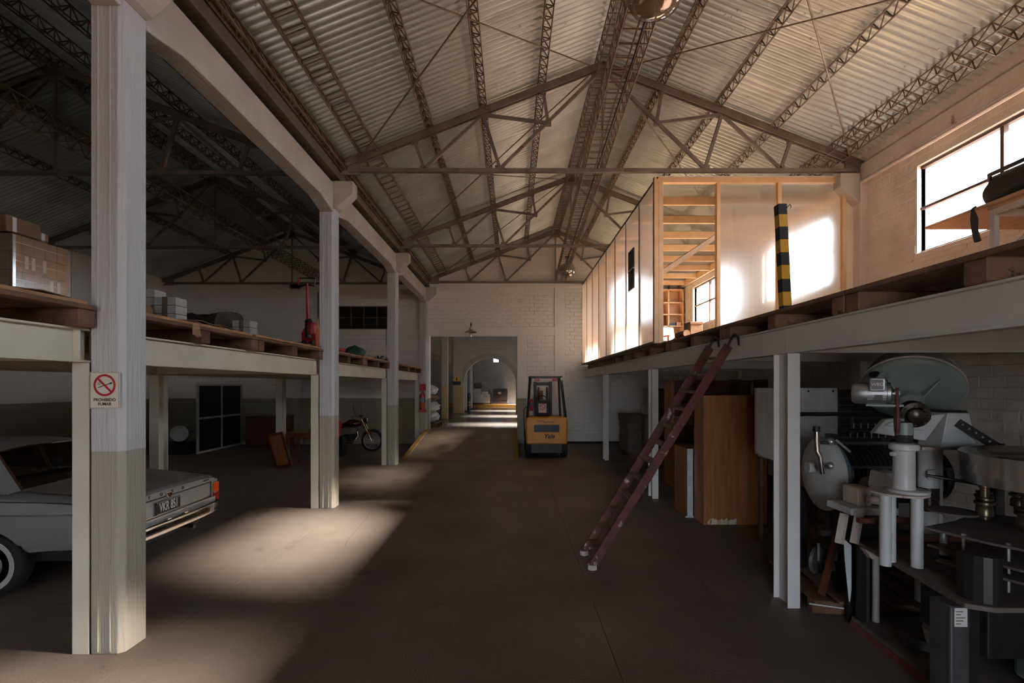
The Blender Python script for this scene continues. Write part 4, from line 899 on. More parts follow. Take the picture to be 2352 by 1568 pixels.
def extinguisher(x, y, z0, r, h, label):
    e_ = thing('fire_extinguisher', label, 'extinguisher', (x, y, z0), world=True)
    M().lathe([(r * .96, 0), (r, .03), (r, h * .78), (r * .8, h * .88), (r * .3, h * .93), (r * .25, h)], (x, y, z0), n=20).build('cylinder', 'red_paint', e_, smooth=True)
    M().lathe([(r * 1.01, h * .42), (r * 1.01, h * .66)], (x, y, z0), n=20).build('label_band', 'dull_blue', e_); M().lathe([(r * 1.012, h * .22), (r * 1.012, h * .30)], (x, y, z0), n=20, arc=PI).build('paper_tag', 'label_paper', e_)
    M().box(x - .02, x + .05, y - .015, y + .015, z0 + h * .98, z0 + h * 1.08).build('valve', 'brass_dark', e_)
    M().tube([(x + .03, y, z0 + h), (x + .08, y - .02, z0 + h * .85), (x + r + .02, y - .03, z0 + h * .4)], .012, 6).build('hose', 'rubber', e_)
extinguisher(-3.02, 16.24, 1.2, .085, .58, 'red fire extinguisher hung on the end wall column')
M().box(-3.15, -2.88, 16.30, 16.41, 1.1, 1.18).build('wall_bracket', 'red_paint', label='small ledge under the fire extinguisher', cat='bracket')
M().box(-3.12, -2.92, 16.385, 16.405, 1.82, 2.05).build('extinguisher_sign', 'sign_red', label='red plate above the fire extinguisher', cat='sign')
gl = thing('gooseneck_lamp', 'enamel shade lamp on a short bracket above the opening', 'lamp', (-1.44, 16.3, 3.6), world=True)
c = at(1081, 765, 16.2)
M().tube([(c.x, 16.56, c.z + .30), (c.x, 16.45, c.z + .36), (c.x, 16.28, c.z + .36), (c.x, 16.2, c.z + .30), (c.x, 16.2, c.z + .18)], .014, 8).build('bracket_arm', 'dark_steel', gl, smooth=True)
M().lathe([(.02, .2), (.035, .19), (.04, .13), (.10, .085), (.19, .045), (.20, .02)], (c.x, 16.2, c.z), n=28, cap=False).build('shade', 'ceramic_shade', gl, smooth=True)
M().lathe([(.03, .05), (.045, -.02), (.04, -.12), (.001, -.16)], (c.x, 16.2, c.z), n=14).build('glass_jar', 'lamp_glass', gl, smooth=True)

# ================================================================== PARKED CAR (tail towards the hall)
car = thing('parked_sedan', 'silver vintage sedan parked under the mezzanine with its boot towards the hall', 'car', (-6.0, 5.37, 0), world=True)
TX, CYC, HW, LEN = -3.76, 5.37, .86, 4.5
WS, WR = 1.16, .30                                  # rear axle behind the tail, tyre radius
def lerp(t, pts):
    for (a, va), (b, vb) in zip(pts[:-1], pts[1:]):
        if t <= b: return va + (vb - va) * max(0, (t - a) / (b - a))
    return pts[-1][1]
TOPZ = [(0, .845), (.06, .875), (.5, .915), (1.0, .96), (1.6, .955), (3.3, .95), (3.6, .92), (4.3, .84), (4.5, .76)]
WID = [(0, .80), (.15, .835), (.7, .86), (2.2, .875), (3.6, .85), (4.4, .80), (4.5, .74)]
def zbot(s):
    b = lerp(s, [(0, .46), (.7, .44), (1.7, .30), (3.0, .27), (4.5, .38)])
    for c0 in (WS, WS + 2.55):
        d = abs(s - c0)
        if d < .38: b = max(b, .28 + math.sqrt(max(0, .385 ** 2 - d ** 2)) * .92)
    return b
ss = sorted(set([0, .02, .06, .12, .2, .35, .5, .62] + [WS - .38 + .04 * i for i in range(20)] + [1.6, 1.8, 2.0, 2.4, 2.8, 3.2] + [WS + 2.55 - .38 + .04 * i for i in range(20)] + [4.2, 4.35, 4.44, 4.5]))
prof = []
for s in ss:
    t, wd, b = lerp(s, TOPZ), lerp(s, WID), zbot(s); g = .785
    half = [(0, t + .025), (.35 * wd, t + .022), (.7 * wd, t + .012), (.90 * wd, t - .004), (.965 * wd, t - .03), (wd * .995, g + .035), (wd * 1.0, g + .008), (wd * .985, g), (wd * 1.004, g - .008), (wd * 1.012, max(b + .02, .62)), (wd * .995, max(b + .01, .5) if b < .5 else b + .005), (wd * .96, b)]
    prof.append((TX - s, half))
def loft(prof, sgn): 
    v = []; f = []; m = len(prof[0][1])
    for x, h in prof: v += [(x, CYC + sgn * y, z) for y, z in h]
    for i in range(len(prof) - 1):
        for j in range(m - 1): a = i * m + j; f.append((a, a + 1, a + m + 1, a + m))
    return v, f
bd = M()
for sgn in (-1, 1): v, f = loft(prof, sgn); bd.add(v, f)
for k, idx in ((0, 0), (1, -1)):                       # tail and nose panels
    x, h = prof[idx]; ring_ = [(x, CYC - y, z) for y, z in h] + [(x, CYC + y, z) for y, z in reversed(h)]; bd.add(ring_, [tuple(range(len(ring_)))])
body = bd.build('body', 'car_silver', car, smooth=True)
bmx = bmesh.new(); bmx.from_mesh(body.data); bmesh.ops.remove_doubles(bmx, verts=bmx.verts, dist=.002); bmesh.ops.recalc_face_normals(bmx, faces=bmx.faces); bmx.to_mesh(body.data); bmx.free(); body.data.set_sharp_from_angle(angle=math.radians(32))
M().box(TX - 4.3, TX - .15, CYC - .68, CYC + .68, .30, .62).build('underbody', 'rubber', car)
# boot lid panel (dusty) and seams
v = []; f = []
for s in (.05, .3, .6, .98):
    z = lerp(s, TOPZ); wd = lerp(s, WID)
    for q in (-.8, -.4, 0, .4, .8): v.append((TX - s, CYC + q * wd, z + .033 - .018 * abs(q) ** 2))
for i in range(3):
    for j in range(4): a = i * 5 + j; f.append((a, a + 1, a + 6, a + 5))
M().add(v, f).build('boot_lid', 'car_dust', car, smooth=True)
# greenhouse
def gp(s, y, z): return (TX - s, CYC + y, z)
rf = M(); st = [(1.42, 1.325, .53), (1.55, 1.365, .56), (2.0, 1.395, .58), (2.45, 1.385, .57), (2.68, 1.345, .54)]; v = []; f = []
for s, z, h in st:
    for q, dz in ((-1.06, -.05), (-1, -.012), (-.5, .012), (0, .02), (.5, .012), (1, -.012), (1.06, -.05)): v.append(gp(s, q * h, z + dz))
for i in range(len(st) - 1):
    for j in range(6): a = i * 7 + j; f.append((a, a + 1, a + 8, a + 7))
M().add(v, f).build('roof', 'car_dust', car, smooth=True)
for sg_ in (-1, 1):
    y0, y1 = sg_ * .80, sg_ * .585
    pil = M()
    pil.add([gp(.98, sg_ * .70, .985), gp(1.40, sg_ * .52, 1.335), gp(1.62, sg_ * .60, 1.33), gp(1.50, sg_ * .78, .985), gp(1.02, sg_ * .79, .965)], [(0, 1, 2, 3, 4)]); pil.build('rear_pillar', 'car_silver', car)
    M().bar(gp(2.12, sg_ * .79, .96), gp(2.12, sg_ * .60, 1.36), .05, .02).build('door_pillar', 'car_silver', car)
    M().bar(gp(3.28, sg_ * .74, .96), gp(2.70, sg_ * .56, 1.34), .05, .03).build('front_pillar', 'car_silver', car)
    M().add([gp(1.53, sg_ * .785, .97), gp(2.10, sg_ * .79, .97), gp(2.10, sg_ * .60, 1.335), gp(1.66, sg_ * .60, 1.325)], [(0, 1, 2, 3)]).build('side_window', 'car_glass', car)
    M().add([gp(2.14, sg_ * .79, .97), gp(3.2, sg_ * .76, .965), gp(2.72, sg_ * .57, 1.335), gp(2.14, sg_ * .60, 1.345)], [(0, 1, 2, 3)]).build('side_window', 'car_glass', car)
    M().tube([gp(1.5, sg_ * .79, .975), gp(1.64, sg_ * .61, 1.345), gp(2.6, sg_ * .60, 1.36)], .008, 5).build('drip_rail', 'chrome', car)
    M().tube([gp(.98, sg_ * .69, .99), gp(1.41, sg_ * .52, 1.335)], .011, 5).build('window_gasket', 'dark_wood', car)
    for q in range(2): M().box(TX - 1.75, TX - 1.18, CYC + sg_ * .866 - .006, CYC + sg_ * .866 + .006, .862 + q * .018, .872 + q * .018).build('side_louvre', 'dark_steel', car)
    M().tube([gp(.05, sg_ * .812, .905 - .04), gp(.6, sg_ * .845, .90), gp(1.6, sg_ * .86, .925)], .006, 5).build('belt_moulding', 'chrome', car)
M().add([gp(.98, -.69, .985), gp(.96, -.35, 1.0), gp(.95, 0, 1.005), gp(.96, .35, 1.0), gp(.98, .69, .985), gp(1.41, .52, 1.33), gp(1.37, .26, 1.355), gp(1.36, 0, 1.36), gp(1.37, -.26, 1.355), gp(1.41, -.52, 1.33)],
        [(0, 1, 8, 9), (1, 2, 7, 8), (2, 3, 6, 7), (3, 4, 5, 6)]).build('rear_window', 'car_glass', car, smooth=True)
M().tube([gp(.98, -.69, .988), gp(.96, -.35, 1.003), gp(.95, 0, 1.008), gp(.96, .35, 1.003), gp(.98, .69, .988)], .009, 5).build('rear_window_trim', 'chrome', car)
M().tube([gp(1.41, -.53, 1.335), gp(1.37, -.26, 1.36), gp(1.36, 0, 1.365), gp(1.37, .26, 1.36), gp(1.41, .53, 1.335)], .009, 5).build('rear_window_trim', 'chrome', car)
M().add([gp(3.3, -.73, .95), gp(3.3, .73, .95), gp(2.7, .55, 1.345), gp(2.7, -.55, 1.345)], [(0, 1, 2, 3)]).build('windscreen', 'car_glass', car)
for y in (-.36, .36): 
    M().box(TX - 2.55, TX - 2.42, CYC + y - .25, CYC + y + .25, .5, 1.08).build('seat_back', 'black_cloth', car, bevel=.04)
M().box(TX - 1.75, TX - 1.55, CYC - .62, CYC + .62, .5, 1.0).build('rear_bench', 'black_cloth', car, bevel=.05)
# tail
def tbox(y0, y1, z0, z1, d0=.0, d1=.012): return M().box(TX - d0, TX + d1, CYC + y0, CYC + y1, z0, z1)
for (y0, y1, z0, z1) in ((-.66, .66, .795, .807), (-.66, .66, .618, .630)): tbox(y0, y1, z0, z1, 0, .012).build('chrome_moulding', 'chrome', car)
for y in (-.66, .648): tbox(y, y + .012, .618, .807, 0, .012).build('chrome_moulding', 'chrome', car)
tbox(-.64, .64, .635, .79, 0, .004).build('tail_panel', 'car_silver', car)
for sg_ in (-1, 1):
    l = M().box(TX - .06, TX + .018, CYC + sg_ * .76 - .055, CYC + sg_ * .76 + .055, .665, .78).build('tail_lamp', 'car_lamp_amber', car, bevel=.01, label='amber upper lens')
    M().box(TX - .06, TX + .018, CYC + sg_ * .76 - .055, CYC + sg_ * .76 + .055, .555, .662).build('tail_lamp', 'car_lamp_red', car, bevel=.01, label='dark red lower lens')
    tbox(sg_ * .76 - .062, sg_ * .76 + .062, .545, .79, -.002, .006).build('lamp_bezel', 'chrome', car)
    M().box(TX + .035, TX + .05, CYC + sg_ * .64 - .05, CYC + sg_ * .64 + .05, .472, .497).build('reflector', 'car_lamp_red', car)
bpts = []
for q in range(-10, 11):
    y = q / 10 * .86; bpts.append((TX + .075 - .10 * (abs(q) / 10) ** 4, CYC + y))
bpts = [(TX - .20, CYC - .885)] + bpts + [(TX - .20, CYC + .885)]
bm_ = M(); ph = [(0, .43), (.018, .44), (.022, .50), (.008, .535), (-.01, .54), (-.015, .43)]; v = []; f = []; n = len(bpts); m = len(ph)
for (x, y) in bpts:
    for dx, z in ph: v.append((x + dx, y + (dx if y > CYC + .87 else -dx if y < CYC - .87 else 0), z))
for i in range(n - 1):
    for j in range(m): a, b = i * m + j, i * m + (j + 1) % m; f.append((a, b, b + m, a + m))
bm_.add(v, f).build('bumper', 'chrome', car, smooth=True)
M().tube([(x + .014, y, .549) for x, y in bpts], .013, 6).build('bumper_lip', 'chrome', car, smooth=True)
tbox(-.72, .72, .548, .612, 0, .03).build('valance', 'car_silver', car, bevel=.008)
for y in (-.17, .10): M().box(TX + .04, TX + .085, CYC + y - .03, CYC + y + .03, .545, .575).build('plate_lamp', 'chrome', car, bevel=.008)
np_ = M().box(TX + .014, TX + .026, CYC - .29, CYC + .08, .630, .765).build('licence_plate', 'plate_black', car, bevel=.003, seg=1)
textm('VKR 851', .135, 'letter_white', np_, 'plate_text', (TX + .0275, CYC - .105, .697), (PI / 2, 0, PI / 2), .001, sx=.58, bold=.001)
M().box(TX + .0262, TX + .0268, CYC - .283, CYC + .073, .757, .760).build('plate_border', 'letter_white', np_); M().box(TX + .0262, TX + .0268, CYC - .283, CYC + .073, .635, .638).build('plate_border', 'letter_white', np_)
for k, ch_ in enumerate('FORD'): textm(ch_, .045, 'letter_black', car, 'badge_letter', (TX + .004, CYC - .36 + .17 * k, .833), (PI / 2, 0, PI / 2), .002, bold=.001)
textm('fairlane', .05, 'letter_black', car, 'badge_script', (TX + .004, CYC + .56, .838), (PI / 2, 0, PI / 2), .001, shear=.3) if False else M().box(TX + .001, TX + .005, CYC + .52, CYC + .62, .83, .845).build('badge_script', 'dark_steel', car)
M().prism([(CYC - .13, .835), (CYC - .03, .835), (CYC - .05, .79), (CYC - .08, .775), (CYC - .11, .79)], 'x', TX, TX + .018).build('boot_lock_badge', 'chrome', car, bevel=.004)
M().tube([(TX - .5, CYC + .25, .37), (TX + .03, CYC + .25, .37), (TX + .07, CYC + .25, .365)], .028, 12).build('exhaust_pipe', 'oily', car, smooth=True)
for s in (WS, WS + 2.55):
    for sg_ in (-1, 1):
        yc = CYC + sg_ * .74; wx = TX - s
        wh = M().lathe([(.19, -.07), (.25, -.085), (.285, -.07), (WR, -.045), (WR, .045), (.285, .07), (.25, .085), (.19, .07)], (wx, yc, WR), (0, 1, 0), 36).build('wheel', 'rubber', car, smooth=True)
        M().lathe([(.19, 0), (.235, .006), (.245, .0)], (wx, yc + sg_ * .08, WR), (0, sg_, 0), 36).build('whitewall', 'whitewall', wh, smooth=True)
        M().lathe([(.19, -.01), (.175, .008), (.165, -.005), (.12, .012), (.06, .028), (.001, .032)], (wx, yc + sg_ * .07, WR), (0, sg_, 0), 32).build('hubcap', 'aluminium', wh, smooth=True)
        M().lathe([(.36, -.16), (.36, .1)], (wx, yc - sg_ * .06, WR + .01), (0, sg_, 0), 24, arc=PI).build('wheel_well', 'rubber', car)

# ================================================================== MOTORCYCLE
BY, FXW, RW = 14.7, -4.25, .33
bk = thing('motorcycle', 'dark red motorcycle with chrome spoked wheels parked before the end wall', 'motorcycle', (-4.9, BY, 0), world=True)
for wx in (FXW, FXW - 1.38):
    w1 = M().lathe([(.265, -.045), (.31, -.048), (RW, -.02), (RW, .02), (.31, .048), (.265, .045)], (wx, BY, RW), (0, 1, 0), 40, cap=False).build('tyre', 'rubber', bk, smooth=True)
    M().lathe([(.245, -.035), (.262, -.035), (.262, .035), (.245, .035), (.245, -.035)], (wx, BY, RW), (0, 1, 0), 40, cap=False).build('rim', 'aluminium', w1, smooth=True)
    sp_ = M()
    for k in range(20):
        t = 2 * PI * k / 20; sp_.tube([(wx + .045 * math.cos(t + .5), BY + (.03 if k % 2 else -.03), RW + .045 * math.sin(t + .5)), (wx + .25 * math.cos(t), BY, RW + .25 * math.sin(t))], .004, 4, cap=False)
    sp_.build('spokes', 'aluminium', w1); M().lathe([(.05, -.05), (.05, .05)], (wx, BY, RW), (0, 1, 0), 16).build('hub', 'aluminium', w1)
for y in (-.09, .09):
    M().tube([(FXW, BY + y, RW), (FXW - .30, BY + y, .98)], .022, 8).build('fork_leg', 'chrome', bk, smooth=True)
fd = M(); v = []; f = []
for k in range(13):
    t = math.radians(20 + 130 * k / 12)
    for q in (-.06, 0, .06): v.append((FXW + .36 * math.cos(t), BY + q, RW + .36 * math.sin(t) - abs(q) * .25))
for i in range(12):
    for j in range(2): a = i * 3 + j; f.append((a, a + 1, a + 4, a + 3))
fd.add(v, f).build('front_mudguard', 'black_paint', bk, smooth=True)
M().tube([(FXW - .28, BY - .02, .95), (FXW - .42, BY, .78), (FXW - .5, BY, .4), (FXW - 1.0, BY, .35), (FXW - 1.38, BY, RW)], .025, 8).build('frame', 'black_paint', bk, smooth=True)
M().tube([(FXW - .35, BY, .85), (FXW - .95, BY, .72), (FXW - 1.6, BY, .76)], .022, 8).build('subframe', 'black_paint', bk, smooth=True)
M().ball((FXW - .58, BY, .85), 1, 18, 12, (.27, .15, .13)).build('fuel_tank', 'bike_red', bk, smooth=True)
M().box(FXW - 1.55, FXW - .82, BY - .13, BY + .13, .76, .85).build('saddle', 'black_cloth', bk, bevel=.04)
M().box(FXW - .85, FXW - .5, BY - .13, BY + .13, .32, .52).build('engine_block', 'dark_steel', bk, bevel=.03)
eng = M()
for k in range(7): eng.cbox((FXW - .6 + .02 * k, BY, .54 + .03 * k), (.22, .2, .014), Matrix.Rotation(-.3, 3, 'Y'))
eng.build('cylinder_fins', 'aluminium', bk)
M().tube([(FXW - .42, BY - .12, .62), (FXW - .38, BY - .15, .48), (FXW - .52, BY - .16, .28), (FXW - 1.0, BY - .18, .27), (FXW - 1.7, BY - .2, .36)], [.022, .022, .024, .03, .045], 10).build('exhaust', 'chrome', bk, smooth=True)
M().lathe([(.03, -.12), (.075, -.08), (.09, 0), (.085, .02)], (FXW - .16, BY, .93), (1, 0, -.1), 18).build('headlamp_shell', 'black_paint', bk, smooth=True)
M().lathe([(.086, .02), (.06, .035), (.001, .042)], (FXW - .16, BY, .93), (1, 0, -.1), 18).build('headlamp_lens', 'chrome', bk, smooth=True)
M().tube([(FXW - .52, BY - .36, 1.06), (FXW - .38, BY - .3, 1.10), (FXW - .30, BY - .1, 1.03), (FXW - .30, BY + .1, 1.03), (FXW - .38, BY + .3, 1.10), (FXW - .52, BY + .36, 1.06)], .014, 8).build('handlebar', 'chrome', bk, smooth=True)
for sg_ in (-1, 1):
    M().tube([(FXW - .42, BY + sg_ * .3, 1.1), (FXW - .44, BY + sg_ * .36, 1.3)], .007, 6).build('mirror_stem', 'chrome', bk)
    M().lathe([(.001, -.012), (.055, -.008), (.06, .005), (.001, .008)], (FXW - .44, BY + sg_ * .38, 1.34), (1, .2, 0), 16).build('mirror', 'chrome', bk, smooth=True)
    M().ball((FXW - .2, BY + sg_ * .18, .86), .03, 10, 8).build('indicator', 'amber', bk, smooth=True)
    M().box(FXW - .09, FXW - .06, BY + sg_ * .12 - .01, BY + sg_ * .12 + .01, .50, .62).build('fork_reflector', 'amber', bk)
M().box(FXW - .40, FXW - .30, BY - .1, BY + .1, 1.04, 1.10).build('instrument_cluster', 'black_paint', bk, bevel=.02)
M().tube([(FXW - .9, BY - .12, .33), (FXW - .95, BY - .26, .02)], .012, 6).build('side_stand', 'black_paint', bk)
bq = thing('red_bucket', 'red plastic bucket with wire handle standing on a low dark box', 'bucket', (-5.12, 14.0, .52), world=True)
M().lathe([(.13, 0), (.19, .38), (.2, .38), (.2, .41), (.19, .41), (.125, .02)], (-5.12, 14.0, .525), n=24).build('pail', 'plastic_red', bq, smooth=True)
M().tube([(-5.12 + .2 * math.cos(t), 14.0, .92 + .26 * math.sin(t)) for t in [PI * k / 10 for k in range(11)]], .005, 5).build('wire_handle', 'aluminium', bq)
crate(-5.4, -4.85, 13.8, 14.2, 0, .522, 'dark_steel', 'low dark box under the red bucket')

# small table, leaning board
tt = thing('side_table', 'small reddish wooden table beside the motorcycle column', 'table', (-5.1, 12.3, 0), world=True)
M().box(-5.58, -4.55, 11.92, 12.62, .80, .84).build('table_top', 'red_brown_wood', tt, bevel=.006)
for x in (-5.54, -4.60):
    for y in (11.97, 12.56): M().box(x - .03, x + .03, y - .03, y + .03, 0, .80).build('leg', 'red_brown_wood', tt, bevel=.004, seg=1)
for y in (11.97, 12.56): M().box(-5.52, -4.62, y - .012, y + .012, .70, .80).build('apron', 'red_brown_wood', tt)
lb = thing('leaning_board', 'framed brown wooden panel leaning against the small table', 'board', (-5.75, 11.9, 0), world=True)
mt = Matrix.Translation((-5.60, 11.86, 0)) @ Matrix.Rotation(math.radians(-13), 4, 'Y') @ Matrix.Rotation(math.radians(6), 4, 'X')
for (x0, x1, z0, z1, y0, y1, nm) in ((-.2, -.15, 0, .86, 0, .05, 'frame_stile'), (.15, .2, 0, .86, 0, .05, 'frame_stile'), (-.15, .15, 0, .06, 0, .05, 'frame_rail'), (-.15, .15, .80, .86, 0, .05, 'frame_rail'), (-.15, .15, .06, .80, .02, .035, 'panel')):
    M().box(x0, x1, y0, y1, z0, z1).xf(mt).build(nm, 'red_brown_wood' if nm != 'panel' else 'veneer', lb)
# steel framed screen in the dark aisle
scn = thing('steel_screen', 'pale steel framed screen with dark mesh standing in the aisle', 'screen', (-9.2, 15.2, 0), world=True)
for y in (14.15, 15.3, 16.4): M().box(-9.22, -9.17, y - .03, y + .03, 0, 2.05).build('upright', 'white_enamel', scn)
for z in (.03, 1.03, 2.02): M().box(-9.22, -9.17, 14.15, 16.4, z - .03, z + .03).build('rail', 'white_enamel', scn)
M().box(-9.20, -9.19, 14.18, 16.37, .06, 2.0).build('mesh_panel', 'dark_steel', scn)
M().lathe([(.001, 0), (.2, .005), (.23, .02), (.23, .03)], (-9.55, 13.9, .62), (.3, -1, .1), 28).build('round_lid', 'white_enamel', smooth=True, label='pale round lid leaning in the dark aisle', cat='lid')
crate(-10.5, -9.35, 13.95, 14.6, 0, .4, 'dark_steel', 'dark metal chest under the round lid')
crate(-8.6, -7.4, 15.6, 16.4, 0, 1.0, 'dark_wood', 'dark wooden chest against the end wall of the aisle')
# sacks heaped behind the car
sl_ = ['crumpled plastic sack at the foot of the heap', 'crumpled plastic sack resting on its side in the heap', 'crumpled plastic sack on top of the heap behind the car', 'crumpled plastic sack wedged between the other sacks', 'crumpled plastic sack leaning on the aisle wall', 'crumpled plastic sack at the far end of the heap']
rr = random.Random(21)
for k, (x, y, z) in enumerate(((-9.6, 7.6, 0), (-8.45, 7.7, 0), (-9.05, 7.65, .64), (-10.75, 7.9, 0), (-10.2, 7.8, .64), (-7.3, 7.8, 0))):
    mbb = M(); mbb.ball((x, y, z + .35), 1, 20, 14, (.52, .45, .36))
    for i in range(len(mbb.v)): p = Vector(mbb.v[i]); q = .045; mbb.v[i] = (p.x + rr.uniform(-q, q), p.y + rr.uniform(-q, q), max(z, p.z + rr.uniform(-q, q)))
    rt = thing('plastic_sack', sl_[k], 'sack', (x, y, z), world=True, group='plastic sacks heaped behind the car'); mbb.build('bag', 'plastic_white', rt, smooth=True)
    M().lathe([(.05, 0), (.03, .06), (.09, .16), (.02, .1)], (x, y, z + .68), n=10).build('tied_neck', 'plastic_white', rt)

# ================================================================== GOODS ON THE AISLE MEZZANINE
D2 = 2.609
ld = thing('carton_load', 'film wrapped stack of brown cartons on the aisle mezzanine', 'pallet load', (-5.5, 5.1, D2), world=True)
rc = random.Random(12)
for l in range(5):
    for i in range(2):
        for j in range(5):
            x0, y0 = -6.0 + .5 * i, 4.83 + .124 * j
            M().box(x0 + rc.uniform(0, .012), x0 + .49 + rc.uniform(-.01, .01), y0 + .002, y0 + .121, D2 + .185 * l, D2 + .185 * l + .18).build('carton', 'cardboard', ld, bevel=.006, seg=1)
    M().box(-4.986, -4.982, 4.83, 5.45, D2 + .185 * l + .09, D2 + .185 * l + .095).build('strap', 'label_paper', ld)
for (y, l, h) in ((4.95, 3, .13), (5.02, 3, .13), (5.22, 2, .12), (5.30, 2, .12), (5.14, 3, .13)): M().box(-4.984, -4.981, y, y + .035, D2 + .185 * l + .03, D2 + .185 * l + .03 + h).build('paper_label', 'label_paper', ld)
M().box(-6.02, -4.965, 4.81, 5.47, D2 + .02, D2 + .935).build('shrink_film', 'shrink_film', ld, bevel=.03)
for k, (y0, y1, x1, h) in enumerate(((4.83, 5.20, -5.05, .17), (5.2, 5.36, -5.12, .12))):
    b_ = thing('loose_carton', ['long brown carton with a white label on top of the wrapped stack', 'short rounded carton on top of the wrapped stack'][k], 'carton', (-5.3, y0, D2 + .94), world=True, group='loose cartons on the wrapped stack')
    M().box(x1 - .5, x1, y0, y1 - .01, D2 + .937, D2 + .937 + h).build('box', 'cardboard', b_, bevel=.012); M().box(x1 - .001, x1 + .003, y0 + .06, y0 + .10, D2 + .95, D2 + .937 + h - .01).build('paper_label', 'label_paper', b_)
fc = thing('flat_crate', 'long flat grey crate with green straps beside the wrapped cartons', 'crate', (-4.45, 5.2, D2), world=True)
M().box(-4.75, -4.15, 4.0, 6.3, D2, D2 + .11).build('body', 'canvas', fc, bevel=.01)
for y in (4.4, 5.2, 5.9): M().box(-4.76, -4.14, y, y + .02, D2 + .001, D2 + .115).build('strap', 'sign_green', fc)
def bundle(x, y, z, label, rz=0.0, w_=.30, d=.22, h=.11, group='white paper bundles'):
    r = thing('paper_bundle', label, 'paper bundle', (x, y, z), rz, group=group)
    for sx in (-1, 1): M().box(sx * w_ / 4 - w_ / 4 + .004, sx * w_ / 4 + w_ / 4 - .004, -d / 2, d / 2, 0.001, h - .003).build('paper_stack', 'paper_white', r, bevel=.006, seg=1)
    M().box(-.035, .035, -d / 2 - .003, d / 2 + .003, 0.001, h).build('brown_band', 'band_brown', r)
    return r
proto = None
bsp = [(-4.55, 6.45, l, 0, 'tall outer stack') for l in range(5)] + [(-4.87, 6.50, l, .03, 'tall inner stack') for l in range(6)] + [(-4.36, 7.9, l, -.02, 'stack against the black tarpaulin') for l in range(4)] + \
      [(-4.45, 7.2, l, .05, 'pair before the black tarpaulin') for l in range(2)] + [(-3.98, 8.05, 0, .0, 'solo nearest the red jack'), (-4.05, 7.4, 0, .1, 'solo between the tarpaulin and the edge')]
names = ['first', 'second', 'third', 'fourth', 'fifth', 'sixth']
for (x, y, l, rz, where) in bsp:
    lab = f'white banded paper bundle, {names[l]} from the bottom of the {where}' if 'solo' not in where else 'white banded paper bundle lying alone ' + where[5:]
    if proto is None: proto = bundle(x, y, D2 + .111 * l, lab, rz)
    else: dup(proto, (x, y, D2 + .111 * l), rz, lab)
crate(-5.35, -5.05, 6.3, 6.7, D2, D2 + .85, 'cardboard', 'tall brown carton behind the paper bundles')
wr_ = thing('wrapped_drum', 'brown wrapped drum beside the tall paper stacks', 'drum', (-4.3, 5.95, D2), world=True)
M().lathe([(.12, 0), (.13, .03), (.125, .22), (.09, .27), (.001, .28)], (-4.58, 5.97, D2 + .115), n=20).build('body', 'cardboard', wr_, smooth=True); M().lathe([(.131, .1), (.131, .13)], (-4.58, 5.97, D2 + .115), n=20).build('tape_band', 'label_paper', wr_)
tp = thing('tarpaulin_load', 'load hidden under a black crumpled tarpaulin on the aisle mezzanine', 'tarpaulin', (-5.1, 8.0, D2), world=True)
M().box(-5.5, -4.8, 7.8, 8.4, D2, D2 + .36).build('boxes', 'cardboard', tp)
tm = M(); n1, n2 = 26, 16; v = []; f = []; rr = random.Random(6)
for i in range(n1 + 1):
    for j in range(n2 + 1):
        x = -5.75 + 1.2 * i / n1; y = 7.5 + 1.1 * j / n2; ex = min(i, n1 - i) / 3.0; ey = min(j, n2 - j) / 2.5
        z = D2 + .03 + .54 * min(1, ex) * min(1, ey) + rr.uniform(-.012, .02) + .05 * math.sin(x * 5 + y * 3) * min(1, ex)
        v.append((x, y, z))
for i in range(n1):
    for j in range(n2): a = i * (n2 + 1) + j; f.append((a, a + 1, a + n2 + 2, a + n2 + 1))
tm.add(v, f).build('cover', 'tarp', tp, smooth=True)
# curled cardboard sheets on the edge
for k, (y, z, l) in enumerate(((4.5, .0, 'curled cardboard sheet lying at the mezzanine edge'), (4.75, .02, 'second curled cardboard sheet lapping over the first'), (7.1, .0, 'flat cardboard sheet in front of the red jack'), (2.6, .0, 'flat cardboard sheet under the wrapped cartons'))):
    v = []; f = []
    for i in range(9):
        for j in range(2): v.append((-3.11 - .9 * j + .01 * math.sin(i), y + .1 * i, D2 + .004 + z + .018 * math.sin(i * .8 + k) ** 2))
    for i in range(8): f.append((2 * i, 2 * i + 1, 2 * i + 3, 2 * i + 2))
    o = M().add(v, f).build('cardboard_sheet', 'band_brown', label=l, cat='cardboard', group='cardboard sheets on the aisle mezzanine'); so = o.modifiers.new('thick', 'SOLIDIFY'); so.thickness = .006; so.offset = 1
fl_ = M().add([(-3.05, 4.62, 2.59), (-3.05, 4.72, 2.59), (-3.035, 4.73, 2.48), (-3.03, 4.66, 2.46), (-3.04, 4.60, 2.49)], [(0, 1, 2, 3, 4)]).build('plastic_flap', 'shrink_film', label='scrap of clear film hanging from the pallet edge', cat='film')
